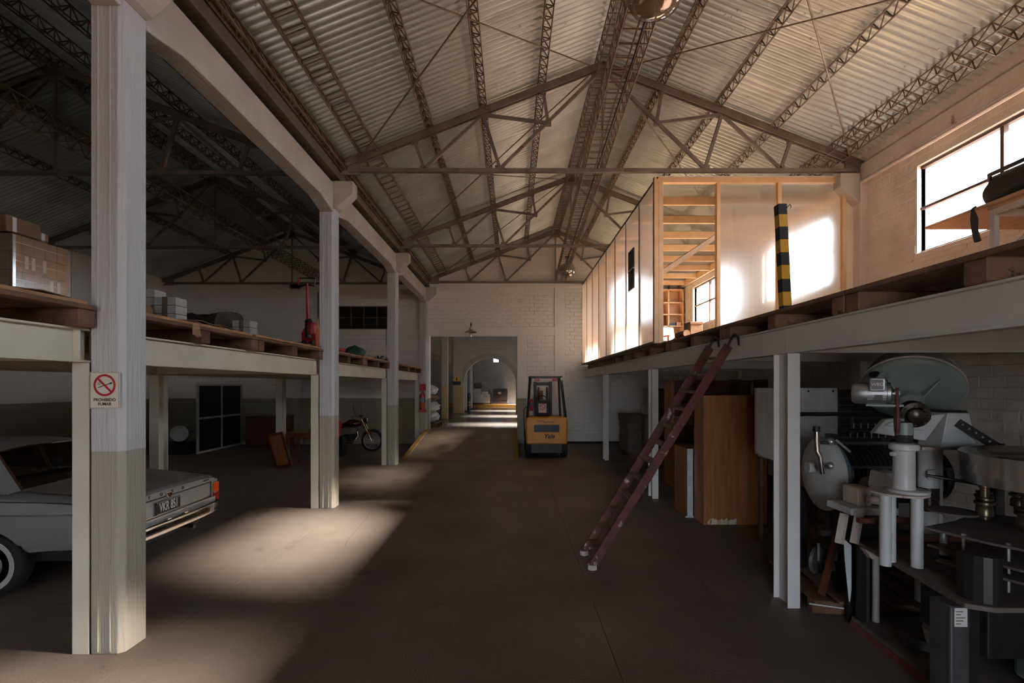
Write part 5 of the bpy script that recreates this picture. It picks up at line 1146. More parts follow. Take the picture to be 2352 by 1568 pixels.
# pallet jack
pj = thing('pallet_jack', 'red hand pallet jack parked on the aisle mezzanine', 'pallet jack', (-3.55, 8.45, D2), world=True)
X, Y = -3.56, 8.45
M().prism([(X - .55, D2 + .05), (X + .0, D2 + .05), (X + .02, D2 + .3), (X - .1, D2 + .42), (X - .25, D2 + .25)], 'y', Y - .13, Y + .13).build('pump_body', 'red_paint', pj, bevel=.015)
M().lathe([(.06, 0), (.06, .30), (.03, .34)], (X + .02, Y, D2 + .22), n=16).build('hydraulic_cylinder', 'black_paint', pj, smooth=True)
for s_ in (-1, 1): M().box(X - 1.05, X - .4, Y + s_ * .2 - .08, Y + s_ * .2 + .08, D2 + .06, D2 + .11).build('fork', 'red_paint', pj, bevel=.01)
for s_ in (-1, 1): M().lathe([(.085, -.03), (.09, -.02), (.09, .02), (.085, .03)], (X + .03, Y + s_ * .07, D2 + .09), (0, 1, 0), 20).build('steer_wheel', 'rubber', pj, smooth=True)
M().tube([(X + .04, Y, D2 + .45), (X + .08, Y, D2 + 1.16)], .022, 10).build('drawbar', 'red_paint', pj, smooth=True)
M().tube([(X + .01, Y - .03, D2 + .45), (X + .04, Y - .03, D2 + 1.12)], .012, 8).build('control_rod', 'aluminium', pj, smooth=True)
M().tube([(X + .07, Y, D2 + 1.14), (X + .07, Y - .13, D2 + 1.11), (X + .07, Y - .15, D2 + 1.25), (X + .08, Y + .15, D2 + 1.25), (X + .08, Y + .13, D2 + 1.11), (X + .07, Y, D2 + 1.14)], .014, 8).build('handle_loop', 'black_paint', pj, smooth=True)
pj.rotation_euler = (0, 0, -PI / 2)
M().tube([(X + .07, Y - .15, D2 + 1.13), (X + .07, Y - .15, D2 + 1.24)], .018, 8).build('hand_grip', 'red_paint', pj, smooth=True)
M().lathe([(.07, 0), (.09, .1), (.07, .2)], (X + .06, Y + .08, D2 + .28), n=14).build('pump_housing', 'red_paint', pj, smooth=True)
# chains hanging beside the columns
def chain(x, y, z0, z1, zc, label):
    r = thing('hanging_chain', label, 'chain', (x, y, z0), world=True, group='safety chains beside the columns'); z = z1; k = 0
    while z > z0 + .03:
        a = k % 2; pts = [(x + (.011 * math.cos(t) if a else 0), y + (0 if a else .011 * math.cos(t)), z - .02 + .021 * math.sin(t)) for t in [2 * PI * i / 8 for i in range(8)]]
        M().tube(pts, .0042, 4, closed=True).build('link', 'dark_steel' if z > zc else 'kerb_yellow', r); z -= .031; k += 1
chain(-3.145, 7.845, 2.62, 3.52, 3.1, 'black and yellow chain hanging beside the motorcycle column'); chain(-3.145, 12.11, 2.62, 3.4, 3.0, 'black and yellow chain hanging beside the ramp column')
# oddments beyond the jack
gb = thing('green_sack', 'dark green cloth bundle on a plank near the ramp column', 'bundle', (-3.75, 11.3, D2), world=True)
rr = random.Random(8); mbb = M(); mbb.ball((-3.72, 11.45, D2 + .16), 1, 16, 10, (.24, .25, .15))
for i in range(len(mbb.v)): p = Vector(mbb.v[i]); mbb.v[i] = (p.x + rr.uniform(-.02, .02), p.y + rr.uniform(-.02, .02), max(D2, p.z + rr.uniform(-.02, .02)))
mbb.build('cloth', 'green_cloth', gb, smooth=True); M().tube([(-3.95, 11.3, D2 + .2), (-3.7, 11.4, D2 + .33), (-3.5, 11.6, D2 + .2)], .012, 6).build('rope', 'rubber', gb)
M().cbox((-3.9, 10.6, D2 + .05), (.35, 1.2, .10)).build('timber_beam', 'pallet_wood', label='short timber beam lying before the green bundle', cat='beam', bevel=.008)
M().cbox((-3.9, 9.3, D2 + .03), (.25, 1.2, .05)).build('timber_plank', 'pallet_wood', label='timber plank lying near the jack wheels', cat='plank', bevel=.006)
db = thing('scrap_pile', 'small heap of cables and scrap near the end wall', 'scrap', (-3.6, 13.3, D2), world=True); rr = random.Random(3)
for k in range(9):
    c_ = Vector((-3.5 + rr.uniform(-.25, .25), 13.2 + rr.uniform(-.3, .3), D2 + .03)); q = Vector((rr.uniform(-.2, .2), rr.uniform(-.2, .2), rr.uniform(.02, .22)))
    M().tube([c_, c_ + q * .6 + Vector((0, 0, .05)), c_ + q], .02, 6).build('cable_piece', 'canvas' if k % 2 else 'rubber', db, smooth=True)

# ================================================================== LADDER
la = thing('wooden_ladder', 'dark red paint-splashed wooden ladder leaning on the white edge beam', 'ladder', (.84, 5.47, 0), world=True)
FA, FB, TA, TB = Vector((.84, 5.70, 0.02)), Vector((.86, 5.25, 0.02)), Vector((2.395, 5.85, 2.46)), Vector((2.395, 5.35, 2.44))
for f_, t_ in ((FA, TA), (FB, TB)):
    d = (t_ - f_).normalized(); M().bar(f_ + d * .03, t_, .034, .095, up=(-.8, 0, .5)).build('rail', 'ladder_paint', la, bevel=.006)
    M().lathe([(.03, 0), (.052, .01), (.05, .06)], (f_.x + .01, f_.y, 0.0), n=12).build('worn_foot', 'white_chipped', la)
for k in range(12):
    t = (k + .85) / 12.55; a, b = FA.lerp(TA, t), FB.lerp(TB, t)
    M().bar(a, b, .115, .024, up=(0, 0, 1)).build('tread', 'ladder_tread', la, bevel=.004, seg=1)
for q in (TA, TB):
    M().tube([q + Vector((-.10, -.005, -.14)), q + Vector((-.01, -.01, .0)), q + Vector((.02, -.03, .08)), q + Vector((.025, -.10, .115)), q + Vector((.025, -.17, .08)), q + Vector((.025, -.19, -.01))], [.014, .014, .014, .014, .013, .011], 8).build('steel_hook', 'black_paint', la, smooth=True)

# ================================================================== FORKLIFT
fk = thing('forklift', 'yellow forklift seen from behind parked at the end wall', 'forklift', (.96, 14.2, 0), world=True)
FY, FC = 13.3, .96
M().prism([(FC - .56, .38), (FC - .58, .95), (FC - .55, 1.12), (FC + .55, 1.12), (FC + .58, .95), (FC + .56, .38)], 'y', FY, FY + .55).build('counterweight', 'forklift_yellow', fk, bevel=.045, seg=3)
M().box(FC - .36, FC + .34, FY - .006, FY + .02, .72, .92).build('radiator_slot', 'black_paint', fk)
for k in range(6): M().box(FC - .33 + .11 * k, FC - .31 + .11 * k, FY - .010, FY - .004, .73, .91).build('slot_bar', 'dark_steel', fk)
textm('Yale', .17, 'letter_black', fk, 'brand_lettering', (FC + .06, FY - .012, .60), (PI / 2, 0, 0), .003, shear=.25, bold=.004)
M().tube([(FC - .28, FY - .008, 1.03), (FC - .1, FY - .008, 1.02), (FC - .05, FY - .008, .97), (FC, FY - .008, 1.0), (FC + .2, FY - .008, 1.0)], .007, 5).build('scraped_script', 'dark_wood', fk)
M().box(FC - .50, FC + .50, FY + .12, FY + 1.3, .30, 1.10).build('chassis', 'black_paint', fk, bevel=.03)
M().box(FC - .42, FC + .42, FY + .06, FY + .4, .14, .38).build('steer_axle', 'dark_steel', fk)
for sx in (-1, 1):
    w1 = M().lathe([(.16, -.08), (.23, -.085), (.25, -.06), (.25, .06), (.23, .085), (.16, .08)], (FC + sx * .49, FY + .30, .25), (1, 0, 0), 28).build('rear_tyre', 'rubber', fk, smooth=True)
    M().lathe([(.16, 0), (.1, .02), (.001, .03)], (FC + sx * .53, FY + .30, .25), (sx, 0, 0), 20).build('wheel_rim', 'forklift_yellow', w1)
    w1 = M().lathe([(.2, -.1), (.31, -.11), (.33, -.08), (.33, .08), (.31, .11), (.2, .1)], (FC + sx * .47, FY + 1.55, .33), (1, 0, 0), 28).build('front_tyre', 'rubber', fk, smooth=True)
    M().bar((FC + sx * .53, FY + .18, 1.10), (FC + sx * .43, FY + .42, 2.22), .07, .05).build('guard_leg', 'black_paint', fk, bevel=.008)
    M().bar((FC + sx * .50, FY + 1.35, 1.0), (FC + sx * .43, FY + 1.15, 2.22), .06, .05).build('guard_leg', 'black_paint', fk, bevel=.008)
    M().box(FC + sx * .43 - .035, FC + sx * .43 + .035, FY + .40, FY + 1.2, 2.20, 2.27).build('guard_rail', 'black_paint', fk, bevel=.008)
    M().box(FC + sx * .24 - .05, FC + sx * .24 + .05, FY + 1.75, FY + 1.87, .1, 2.12).build('mast_channel', 'dark_steel', fk)
    M().tube([(FC + sx * .13, FY + 1.72, .3), (FC + sx * .13, FY + 1.72, 1.95)], .03, 10).build('lift_cylinder', 'dark_steel', fk, smooth=True)
    M().box(FC + sx * .25 - .07, FC + sx * .25 + .07, FY + .38, FY + .42, 2.12, 2.19).build('tail_light', 'car_lamp_red', fk, bevel=.008)
    M().box(FC + sx * .22 - .06, FC + sx * .22 + .06, FY + 1.95, FY + 2.6, .06, .10).build('fork', 'dark_steel', fk)
for y in (FY + .40, FY + .6, FY + .8, FY + 1.0, FY + 1.16): M().box(FC - .43, FC + .43, y, y + .03, 2.215, 2.265).build('guard_slat', 'black_paint', fk)
for z in (.25, 1.1, 2.0): M().box(FC - .28, FC + .28, FY + 1.78, FY + 1.84, z, z + .1).build('mast_crossmember', 'dark_steel', fk)
M().box(FC - .5, FC + .5, FY + 1.88, FY + 1.93, .15, .55).build('fork_carriage', 'dark_steel', fk)
M().box(FC - .27, FC + .1, FY + .45, FY + .9, 1.1, 1.2).build('seat_cushion', 'black_cloth', fk, bevel=.03)
M().cbox((FC - .08, FY + .42, 1.37), (.42, .09, .44), Matrix.Rotation(.1, 3, 'X')).build('seat_back', 'black_cloth', fk, bevel=.03)
sg2 = thing('seat_sign', 'small no smoking plate fixed to the forklift seat back', 'sign', (FC - .1, FY + .3, 1.25), world=True); nosmoking(sg2, (FC - .10, 1.36), .225, .26, FY + .345, text=False)
M().tube([(FC - .08 + .17 * math.cos(t), FY + 1.05 + .07 * math.sin(t), 1.55 + .15 * math.sin(t)) for t in [2 * PI * k / 20 for k in range(20)]], .015, 6, closed=True).build('steering_wheel', 'black_paint', fk, smooth=True)
M().tube([(FC - .08, FY + 1.05, 1.55), (FC - .08, FY + 1.35, 1.1)], .025, 8).build('steering_column', 'black_paint', fk)
extinguisher(FC - .40, FY + .50, 1.28, .045, .36, 'small red fire extinguisher strapped inside the forklift guard')
M().tube([(FC - .60, FY + .9, .5), (FC - .62, FY + .6, 1.3), (FC - .56, FY + .58, 1.38), (FC - .5, FY + .6, 1.36)], .012, 6).build('grab_handle', 'dark_steel', fk, smooth=True)
M().box(FC - .1, FC + .1, YE - .055, YE - .036, 1.52, 1.82).build('wall_notice', 'cardboard', label='small brown notice board on the wall behind the forklift', cat='notice board')

# ================================================================== FURNITURE UNDER THE WINDOW SIDE MEZZANINE
wd_ = thing('wardrobe_carcass', 'tall brown veneered wardrobe carcass with a broken lower edge', 'wardrobe', (3.2, 7.1, 0), world=True)
M().box(2.75, 3.66, 6.94, 6.965, 0.0, 1.86).build('face_panel', 'veneer', wd_, bevel=.003, seg=1)
M().box(2.75, 2.775, 6.967, 7.30, 0.0, 1.86).build('side_panel', 'veneer', wd_); M().box(3.635, 3.66, 6.967, 7.30, 0.0, 1.86).build('side_panel', 'veneer', wd_)
M().box(2.777, 3.633, 6.967, 7.30, 1.83, 1.855).build('top_panel', 'veneer', wd_); M().box(2.777, 3.633, 7.285, 7.30, 0, 1.82).build('back_panel', 'dark_wood', wd_)
rr = random.Random(2)
for k in range(9):
    x = 2.80 + .045 * k + rr.uniform(0, .01); M().prism([(x, .005), (x + .05, .01), (x + .055, .05 + rr.uniform(0, .05)), (x + .02, .07 + rr.uniform(0, .03)), (x - .01, .04)], 'y', 6.935, 6.9415).build('splintered_chip', 'sign_white' if k % 3 else 'plywood', wd_)
sc_ = thing('low_cabinet', 'low wooden cabinet with white front edges beside the wardrobe', 'cabinet', (2.95, 7.6, 0), world=True)
M().box(2.66, 2.68, 7.36, 7.92, 0, 1.04).build('side_panel', 'veneer', sc_); M().box(2.66, 2.745, 7.335, 7.36, 0, 1.04).build('white_edge', 'white_enamel', sc_); M().box(2.68, 3.2, 7.36, 7.92, 1.01, 1.04).build('top_panel', 'veneer', sc_); M().box(3.18, 3.2, 7.36, 7.92, 0, 1.01).build('side_panel', 'veneer', sc_); M().box(2.68, 3.18, 7.9, 7.92, 0, 1.01).build('back_panel', 'dark_wood', sc_)
M().box(2.63, 2.75, 7.32, 7.36, 0, .02).build('foot_strip', 'white_enamel', sc_)
rk = thing('dark_shelf_rack', 'dark wooden shelf rack standing behind the ladder', 'shelf', (4.0, 9.7, 0), world=True)
for x in (3.16, 3.75, 4.5, 5.0): M().box(x - .03, x + .03, 9.5, 9.95, 0, 2.12).build('upright', 'dark_wood' if x > 3.5 else 'veneer', rk)
for z in (.12, .5, .85, 1.2, 1.62, 2.08): M().box(3.16, 5.03, 9.5, 9.95, z - .02, z + .02).build('shelf_board', 'dark_wood', rk)
M().box(3.2, 4.9, 9.93, 9.95, .1, 2.1).build('back_panel', 'dark_wood', rk)
for k in range(5): crate((3.22, 3.47, 3.82, 4.14, 4.57)[k], (3.43, 3.69, 4.08, 4.40, 4.85)[k], 9.55, 9.9, 1.222, 1.40 + .04 * (k % 3), 'cardboard' if k % 2 else 'canvas', ['grey bundle first on the rack shelf', 'brown carton second on the rack shelf', 'grey bundle in the middle of the rack shelf', 'brown carton fourth on the rack shelf', 'grey bundle last on the rack shelf'][k], group='goods on the dark rack')
pa = thing('covered_pallet_load', 'low pallet load under a grey cover near the thin white post', 'pallet load', (3.7, 13.9, 0), world=True, group='pallet loads under the mezzanine')
minipallet(pa, 3.2, 4.3, 13.4, 14.5, 0); stack(pa, 3.2, 4.3, 13.4, 14.5, .13, 5, .21, 'canvas', 2, seed=5)
pb = thing('wrapped_pallet_load', 'tall film wrapped pallet load behind the ladder post', 'pallet load', (3.9, 12.4, 0), world=True, group='pallet loads under the mezzanine')
minipallet(pb, 3.5, 4.5, 11.9, 12.9, 0); stack(pb, 3.5, 4.5, 11.9, 12.9, .13, 8, .22, 'cardboard', 2, seed=6); M().box(3.46, 4.54, 11.86, 12.94, .14, 1.93).build('shrink_film', 'shrink_film', pb, bevel=.03)
wc = thing('white_cabinet', 'old white chipped cabinet on wooden legs behind the steel post', 'cabinet', (3.4, 6.1, 0), world=True)
M().box(3.20, 3.96, 5.88, 6.3, 1.08, 1.97).build('body', 'white_enamel', wc, bevel=.004, seg=1)
for k in range(3): M().add([(2.93 + .085 * k, 5.80 + .03 * k, 1.18 - .03 * k + .02 * (k == 0)), (3.012 + .085 * k, 5.828 + .03 * k, 1.15 - .03 * k), (3.012 + .085 * k, 5.828 + .03 * k, 1.965), (2.93 + .085 * k, 5.80 + .03 * k, 1.97), (2.93 + .085 * k, 5.84 + .03 * k, 1.18 - .03 * k), (3.012 + .085 * k, 5.868 + .03 * k, 1.15 - .03 * k), (3.012 + .085 * k, 5.868 + .03 * k, 1.965), (2.93 + .085 * k, 5.84 + .03 * k, 1.97)],
    [(0, 1, 2, 3), (7, 6, 5, 4), (0, 4, 5, 1), (3, 2, 6, 7), (1, 5, 6, 2), (0, 3, 7, 4)]).build('door_plank', 'white_chipped', wc)
for x in (3.22, 3.92):
    for y in (5.92, 6.26): M().box(x - .02, x + .02, y - .02, y + .02, 0, 1.08).build('leg', 'pallet_wood', wc)
M().bar((3.05, 5.6, .30), (3.24, 5.92, .32), .03, .03).build('foot_rail', 'pallet_wood', wc); M().box(3.22, 3.92, 5.91, 5.95, .3, .35).build('stretcher', 'pallet_wood', wc)
for x in (3.26, 3.6, 3.9): M().lathe([(.012, 0), (.012, .006), (.001, .008)], (x, 5.878, 1.93), (0, -1, 0), 8).build('screw', 'dark_steel', wc)
mp = thing('mesh_guard', 'dark perforated guard panel behind the ribbed cylinder', 'guard panel', (4.3, 6.0, 0), world=True)
M().box(4.0, 4.75, 6.0, 6.02, .9, 1.95).build('sheet', 'dark_steel', mp)
for x in (4.02, 4.73): M().box(x - .02, x + .02, 5.98, 6.0, 0, 1.97).build('upright', 'machine_steel', mp)
for k in range(12): M().box(4.02, 4.73, 5.992, 5.999, .95 + .08 * k, .965 + .08 * k).build('mesh_wire', 'machine_steel', mp)

# ================================================================== OLD BOTTLING MACHINERY
# rotary filler: base plate, table, stainless bowl
bm1 = thing('bottle_filler', 'old rotary bottle filler with a round stainless bowl and steel star plates', 'machine', (3.6, 3.1, 0), world=True)
M().prism([(2.75, 2.2), (2.75, 3.1), (2.82, 4.02), (5.2, 4.02), (5.2, 2.2)], 'z', .05, .085).build('base_plate', 'dusty_plate', bm1, bevel=.004, seg=1)
M().prism([(2.745, 2.2), (2.745, 3.1), (2.815, 4.025), (2.83, 4.025), (2.765, 3.1), (2.765, 2.2)], 'z', .0, .05).build('base_edge', 'belt_red', bm1)
M().prism([(2.64, 2.82), (2.83, 4.0), (5.2, 4.0), (5.2, 2.76), (2.76, 2.76)], 'z', .70, .73).build('table_plate', 'dusty_plate', bm1, bevel=.004, seg=1)
M().box(2.585, 2.70, 2.85, 3.0, 0.0, .70).build('front_leg', 'machine_steel', bm1, bevel=.01)
M().box(2.70, 2.775, 2.87, 3.0, 0.0, .70).build('leg_flange', 'dark_steel', bm1)
M().box(2.605, 2.68, 2.846, 2.85, .58, .69).build('rating_plate', 'label_paper', bm1, label='worn paper data label')
for k in range(5): M().box(2.612, 2.64 + .028 * ((k * 7) % 3) / 2, 2.8445, 2.846, .595 + .018 * k, .600 + .018 * k).build('ink_line', 'canvas', bm1)
M().box(2.83, 2.87, 3.92, 3.98, .085, .70).build('frame_post', 'dark_steel', bm1); M().box(2.873, 2.90, 3.92, 3.98, .085, .70).build('frame_post', 'machine_steel', bm1)
M().tube([(2.955, 3.93, .085), (2.955, 3.93, .70)], .025, 12).build('column_tube', 'white_enamel', bm1, smooth=True)
M().prism([(2.86, .62), (5.1, .62), (5.1, .70), (2.80, .70)], 'y', 3.84, 3.90).build('frame_rail', 'white_chipped', bm1)
M().box(3.1, 5.1, 3.90, 3.97, .74, .78).build('rear_rail', 'dark_wood', bm1)
for x, y in ((4.9, 2.4), (4.9, 3.8)): M().box(x, x + .1, y, y + .1, .085, .70).build('rear_leg', 'machine_steel', bm1)
BX, BYc, BR = 3.80, 3.30, .56
M().lathe([(BR - .02, 1.312), (BR, 1.31), (BR, 1.515), (BR - .02, 1.527), (.001, 1.53)], (BX, BYc, 0), n=64).build('stainless_bowl', 'stainless', bm1, smooth=True)
M().lathe([(.001, 1.30), (BR - .03, 1.305), (BR - .015, 1.312)], (BX, BYc, 0), n=48).build('bowl_floor', 'machine_steel', bm1)
M().lathe([(.03, 0), (.03, .07), (.022, .075), (.025, .12)], (3.60, 3.1, 1.529), (.12, 0, 1), 12).build('filler_knob', 'brass_dark', bm1, smooth=True)
for a in (-2.35, -1.75, -1.2, -.6): M().lathe([(.012, 0), (.012, .004)], (BX + (BR) * math.cos(a), BYc + BR * math.sin(a), 1.46 - .06 * (a > -2)), (math.cos(a), math.sin(a), 0), 10).build('bolt_hole', 'rubber', bm1)
M().tube([(BX, BYc, .73), (BX, BYc, 1.30)], .06, 16).build('drive_shaft', 'belt_red', bm1, smooth=True)
for k in range(9):
    a = -PI + PI * 2 * k / 9 + .28; x, y = BX + .44 * math.cos(a), BYc + .44 * math.sin(a)
    M().lathe([(.02, 1.305), (.035, 1.29), (.035, 1.27), (.025, 1.265), (.025, 1.20), (.05, 1.195), (.05, 1.18), (.038, 1.175), (.058, 1.165), (.058, 1.15), (.035, 1.14), (.05, 1.12), (.05, 1.07), (.03, 1.06), (.03, 1.04), (.001, 1.035)], (x, y, 0), n=20).build('filling_valve', 'brass_dark', bm1, smooth=True)
def plate(z, pts, nm='star_plate'): M().prism(pts, 'z', z, z + .016).build(nm, 'dusty_plate', bm1, bevel=.002, seg=1)
plate(1.005, [(2.86, 3.36), (2.98, 3.02), (3.12, 2.80), (3.3, 2.72), (3.9, 2.72), (4.1, 3.3), (3.6, 3.75), (3.2, 3.5)])
plate(.905, [(2.83, 3.30), (2.90, 3.05), (2.98, 2.84), (3.15, 2.68), (3.4, 2.60), (4.0, 2.62), (3.8, 2.85), (3.3, 2.90), (3.1, 3.1)])
plate(.83, [(2.82, 3.22), (2.90, 3.0), (3.0, 2.82), (3.25, 2.66), (4.0, 2.6), (3.9, 2.8), (3.3, 2.86)])
M().lathe([(.14, 1.05), (.15, 1.052), (.15, 1.065), (.02, 1.07)], (3.30, 3.62, 0), n=28).build('small_disc', 'dusty_plate', bm1)
for x, y in ((2.95, 3.16), (3.05, 2.97), (3.2, 2.80), (3.5, 2.76)):
    M().tube([(x, y, .73), (x, y, 1.03)], .009, 8).build('spacer_rod', 'aluminium', bm1); M().lathe([(.014, 0), (.014, .012)], (x, y, 1.021), n=6).build('nut', 'aluminium', bm1)
M().tube([(2.96, 3.32, .80), (2.96, 3.32, 1.0)], .022, 12).build('spool', 'aluminium', bm1, smooth=True); M().lathe([(.055, .82), (.06, .83), (.02, .84)], (2.96, 3.32, 0), n=18).build('spool_disc', 'machine_steel', bm1)
pts = [(2.70 + .10 + .10 * math.cos(t), 2.92 + .13 * math.sin(t)) for t in [PI * .95 + (PI * .95) * k / 8 for k in range(9)]]
mg = M(); n = len(pts); mg.add([(x, y, .731) for x, y in pts] + [(x, y, 1.0) for x, y in pts], [(i, i + 1, n + i + 1, n + i) for i in range(n - 1)]); mg.add([(x, y, 1.0) for x, y in pts], [tuple(range(n))]); mg.build('curved_guard', 'black_paint', bm1)
M().box(2.68, 2.685, 2.95, 2.99, .64, .69).build('red_tag', 'sign_red', bm1)
M().box(2.95, 3.4, 3.0, 3.5, .30, .62).build('gear_case', 'dark_steel', bm1, bevel=.01); M().lathe([(.14, .30), (.12, .2), (.05, .12), (.03, .1)], (3.02, 3.35, 0), n=18).build('funnel', 'white_enamel', bm1, smooth=True)
M().box(3.3, 3.75, 2.9, 3.2, .09, .38).build('motor_case', 'green_enamel', bm1, bevel=.04); M().lathe([(.16, 0), (.16, .03), (.06, .05)], (3.25, 2.75, .26), (0, -1, 0), 28).build('belt_pulley', 'machine_steel', bm1, smooth=True); M().lathe([(.06, 0), (.06, .09), (.001, .1)], (3.25, 2.72, .26), (0, -1, 0), 18).build('pulley_hub', 'green_enamel', bm1, smooth=True)
M().lathe([(.06, .085), (.06, .45), (.19, .46), (.19, .48)], (3.52, 3.0, 0), n=24).build('pedestal', 'belt_red', bm1)
for k, (x, y, a) in enumerate(((3.0, 3.2, .3), (3.15, 2.95, -.8), (2.95, 2.72, .9))): M().cbox((x, y, .10), (.18, .03, .02), Matrix.Rotation(a, 3, 'Z')).build('loose_strip', 'machine_steel', bm1)
M().cbox((2.98, 3.45, .14), (.30, .03, .07), Matrix.Rotation(-.5, 3, 'Z')).build('bent_bracket', 'machine_steel', bm1)

M().box(2.56, 2.97, 3.56, 3.60, .985, 1.02).build('cross_bar', 'dark_wood', bm1); M().box(2.86, 2.95, 3.05, 3.30, .90, .925).build('guide_plate', 'dark_wood', bm1); M().tube([(2.90, 3.15, .73), (2.90, 3.15, .90)], .02, 8).build('guide_post', 'dark_wood', bm1); M().tube([(2.80, 3.58, .73), (2.80, 3.58, .985)], .015, 8).build('guide_post', 'dark_wood', bm1)
# white pedestal with gearbox and electric motor
AX, AYc = 2.755, 3.40
pd = thing('motor_pedestal', 'white tubular pedestal topped by a greasy gearbox and an aluminium motor', 'machine', (AX, AYc, .73), world=True)
for (x, y, z1) in ((AX - .115, AYc + .02, 1.24), (AX - .02, AYc + .10, 1.24), (AX + .075, AYc - .02, 1.22)): M().lathe([(.036, .731), (.036, z1), (.039, z1 + .002)], (x, y, 0), n=20).build('support_tube', 'white_enamel', pd, smooth=True)
M().lathe([(.17, 1.235), (.175, 1.24), (.175, 1.25), (.165, 1.252)], (AX - .015, AYc + .03, 0), n=36).build('flange_plate', 'white_chipped', pd); M().lathe([(.12, 1.252), (.125, 1.27), (.1, 1.275)], (AX + .03, AYc, 0), n=32).build('flange_ring', 'white_enamel', pd)
M().lathe([(.066, 1.27), (.064, 1.53), (.066, 1.545), (.085, 1.55), (.088, 1.575), (.08, 1.59), (.05, 1.6)], (AX, AYc, 0), n=32).build('column_sleeve', 'white_enamel', pd, smooth=True)
M().lathe([(.014, 0), (.014, .03)], (AX - .065, AYc, 1.52), (-1, -.2, 0), 10).build('grease_plug', 'white_enamel', pd)
M().lathe([(.052, 1.59), (.052, 1.66)], (AX, AYc, 0), n=24).build('rubber_ring', 'rubber', pd); M().lathe([(.053, 1.655), (.053, 1.74)], (AX, AYc, 0), n=24).build('sight_sleeve', 'green_enamel', pd, smooth=True)
M().lathe([(.03, -.1), (.06, -.095), (.075, -.05), (.088, -.045), (.092, -.02), (.085, -.005), (.092, .01), (.088, .035), (.06, .045), (.05, .07), (.02, .085)], (AX + .06, AYc - .01, 1.80), (-.45, -1, -.2), 28).build('gearbox', 'oily', pd, smooth=True)
for k in range(8):
    t = 2 * PI * k / 8; M().lathe([(.008, 0), (.008, .014)], (AX + .035 + .065 * math.cos(t), AYc - .05 - .03 * math.cos(t), 1.79 + .065 * math.sin(t)), (-.45, -1, -.2), 6).build('cover_bolt', 'oily', pd)
MX, MY, MZ = 2.42, 3.36, 1.945
RT = Matrix.Translation((2.705, 3.40, MZ)) @ Matrix.Rotation(math.radians(-35), 4, 'Z') @ Matrix.Scale(.88, 4) @ Matrix.Translation((-(MX + .30), -MY, -MZ))
M().lathe([(.001, 0), (.07, .005), (.085, .025), (.09, .07), (.09, .105)], (MX, MY, MZ), (1, 0, 0), 32).xf(RT).build('fan_cover', 'aluminium', pd, smooth=True)
M().lathe([(.078, .105), (.078, .235), (.088, .237), (.088, .26), (.05, .27), (.02, .272), (.02, .30)], (MX, MY, MZ), (1, 0, 0), 32).xf(RT).build('motor_body', 'aluminium', pd, smooth=True)
fn = M()
for k in range(26):
    t = 2 * PI * k / 26; c_ = Vector((MX + .17, MY + .084 * math.cos(t), MZ + .084 * math.sin(t))); fn.cbox(c_, (.125, .02, .005), Matrix.Rotation(t, 3, 'X'))
fn.xf(RT).build('cooling_fins', 'aluminium', pd)
M().box(MX + .12, MX + .225, MY - .115, MY - .03, MZ + .0 + .015, MZ + .125).xf(RT).build('terminal_box', 'aluminium', pd, bevel=.012, seg=3)
M().box(MX + .135, MX + .21, MY - .119, MY - .114, MZ + .03, MZ + .11).xf(RT).build('box_rim', 'machine_steel', pd, bevel=.006); 
textm('WEG', .030, 'label_paper', pd, 'motor_lettering', RT @ Vector((MX + .1725, MY - .1215, MZ + .07)), (PI / 2, 0, math.radians(-35)), .002, bold=.001)
M().box(MX + .155, MX + .205, MY - .092, MY - .088, MZ - .055, MZ - .015).xf(RT).build('rating_plate', 'dark_steel', pd)
M().box(MX + .1, MX + .34, MY - .06, MY + .10, MZ - .105, MZ - .09).xf(RT).build('motor_foot', 'green_enamel', pd)
M().lathe([(.035, 0), (.035, .03), (.03, .035)], (MX + .285, MY, MZ), (1, 0, 0), 20).xf(RT).build('small_pulley', 'aluminium', pd)
M().lathe([(.11, 0), (.115, .008), (.1, .015), (.115, .022), (.11, .03), (.03, .035), (.03, .06)], (MX + .285, MY + .0, MZ - .21), (1, 0, 0), 32).xf(RT).build('large_pulley', 'machine_steel', pd, smooth=True)
blt = []
for k in range(13): t = -.1 + (PI + .2) * k / 12; blt.append((MX + .300, MY + .037 * math.cos(t), MZ + .037 * math.sin(t)))
for k in range(13): t = PI - .1 + (PI + .2) * k / 12; blt.append((MX + .300, MY + .117 * math.cos(t), MZ - .21 + .117 * math.sin(t)))
M().tube(blt, .010, 6, closed=True).xf(RT).build('drive_belt', 'belt_red', pd)
M().bar((2.66, 3.46, MZ - .09), (AX + .04, AYc + .06, 1.86), .10, .02).build('motor_bracket', 'green_enamel', pd)

# tilted mixing tank behind
mk = thing('mixing_tank', 'large grey-green tilted mixing tank on a white steel stand', 'machine', (3.8, 4.5, 0), world=True)
TS_ = .78
TC, ta = Vector((3.86, 4.68, 1.95)), Vector((-.457, -.56, -.69)).normalized()
M().lathe([(r * TS_, h) for r, h in ((.001, .10), (.15, .085), (.44, .02), (.50, .0), (.515, -.015), (.515, -.05), (.50, -.055))], TC, ta, 56).build('tank_bottom', 'green_enamel', mk, smooth=True)
M().lathe([(r * TS_, h) for r, h in ((.505, -.05), (.495, -.12), (.43, -.24), (.28, -.32), (.10, -.35), (.001, -.35))], TC, ta, 40).build('tank_dome', 'car_dust', mk, smooth=True)
M().lathe([(r * TS_, h) for r, h in ((.52, -.03), (.528, -.035), (.528, -.045), (.52, -.05))], TC, ta, 56).build('rim_band', 'white_chipped', mk)
u_ = ta.cross(Vector((0, 0, 1))).normalized(); v_ = u_.cross(ta).normalized()
def tp_(a, r, h): return TC + u_ * (r * math.cos(a)) + v_ * (r * math.sin(a)) + ta * h
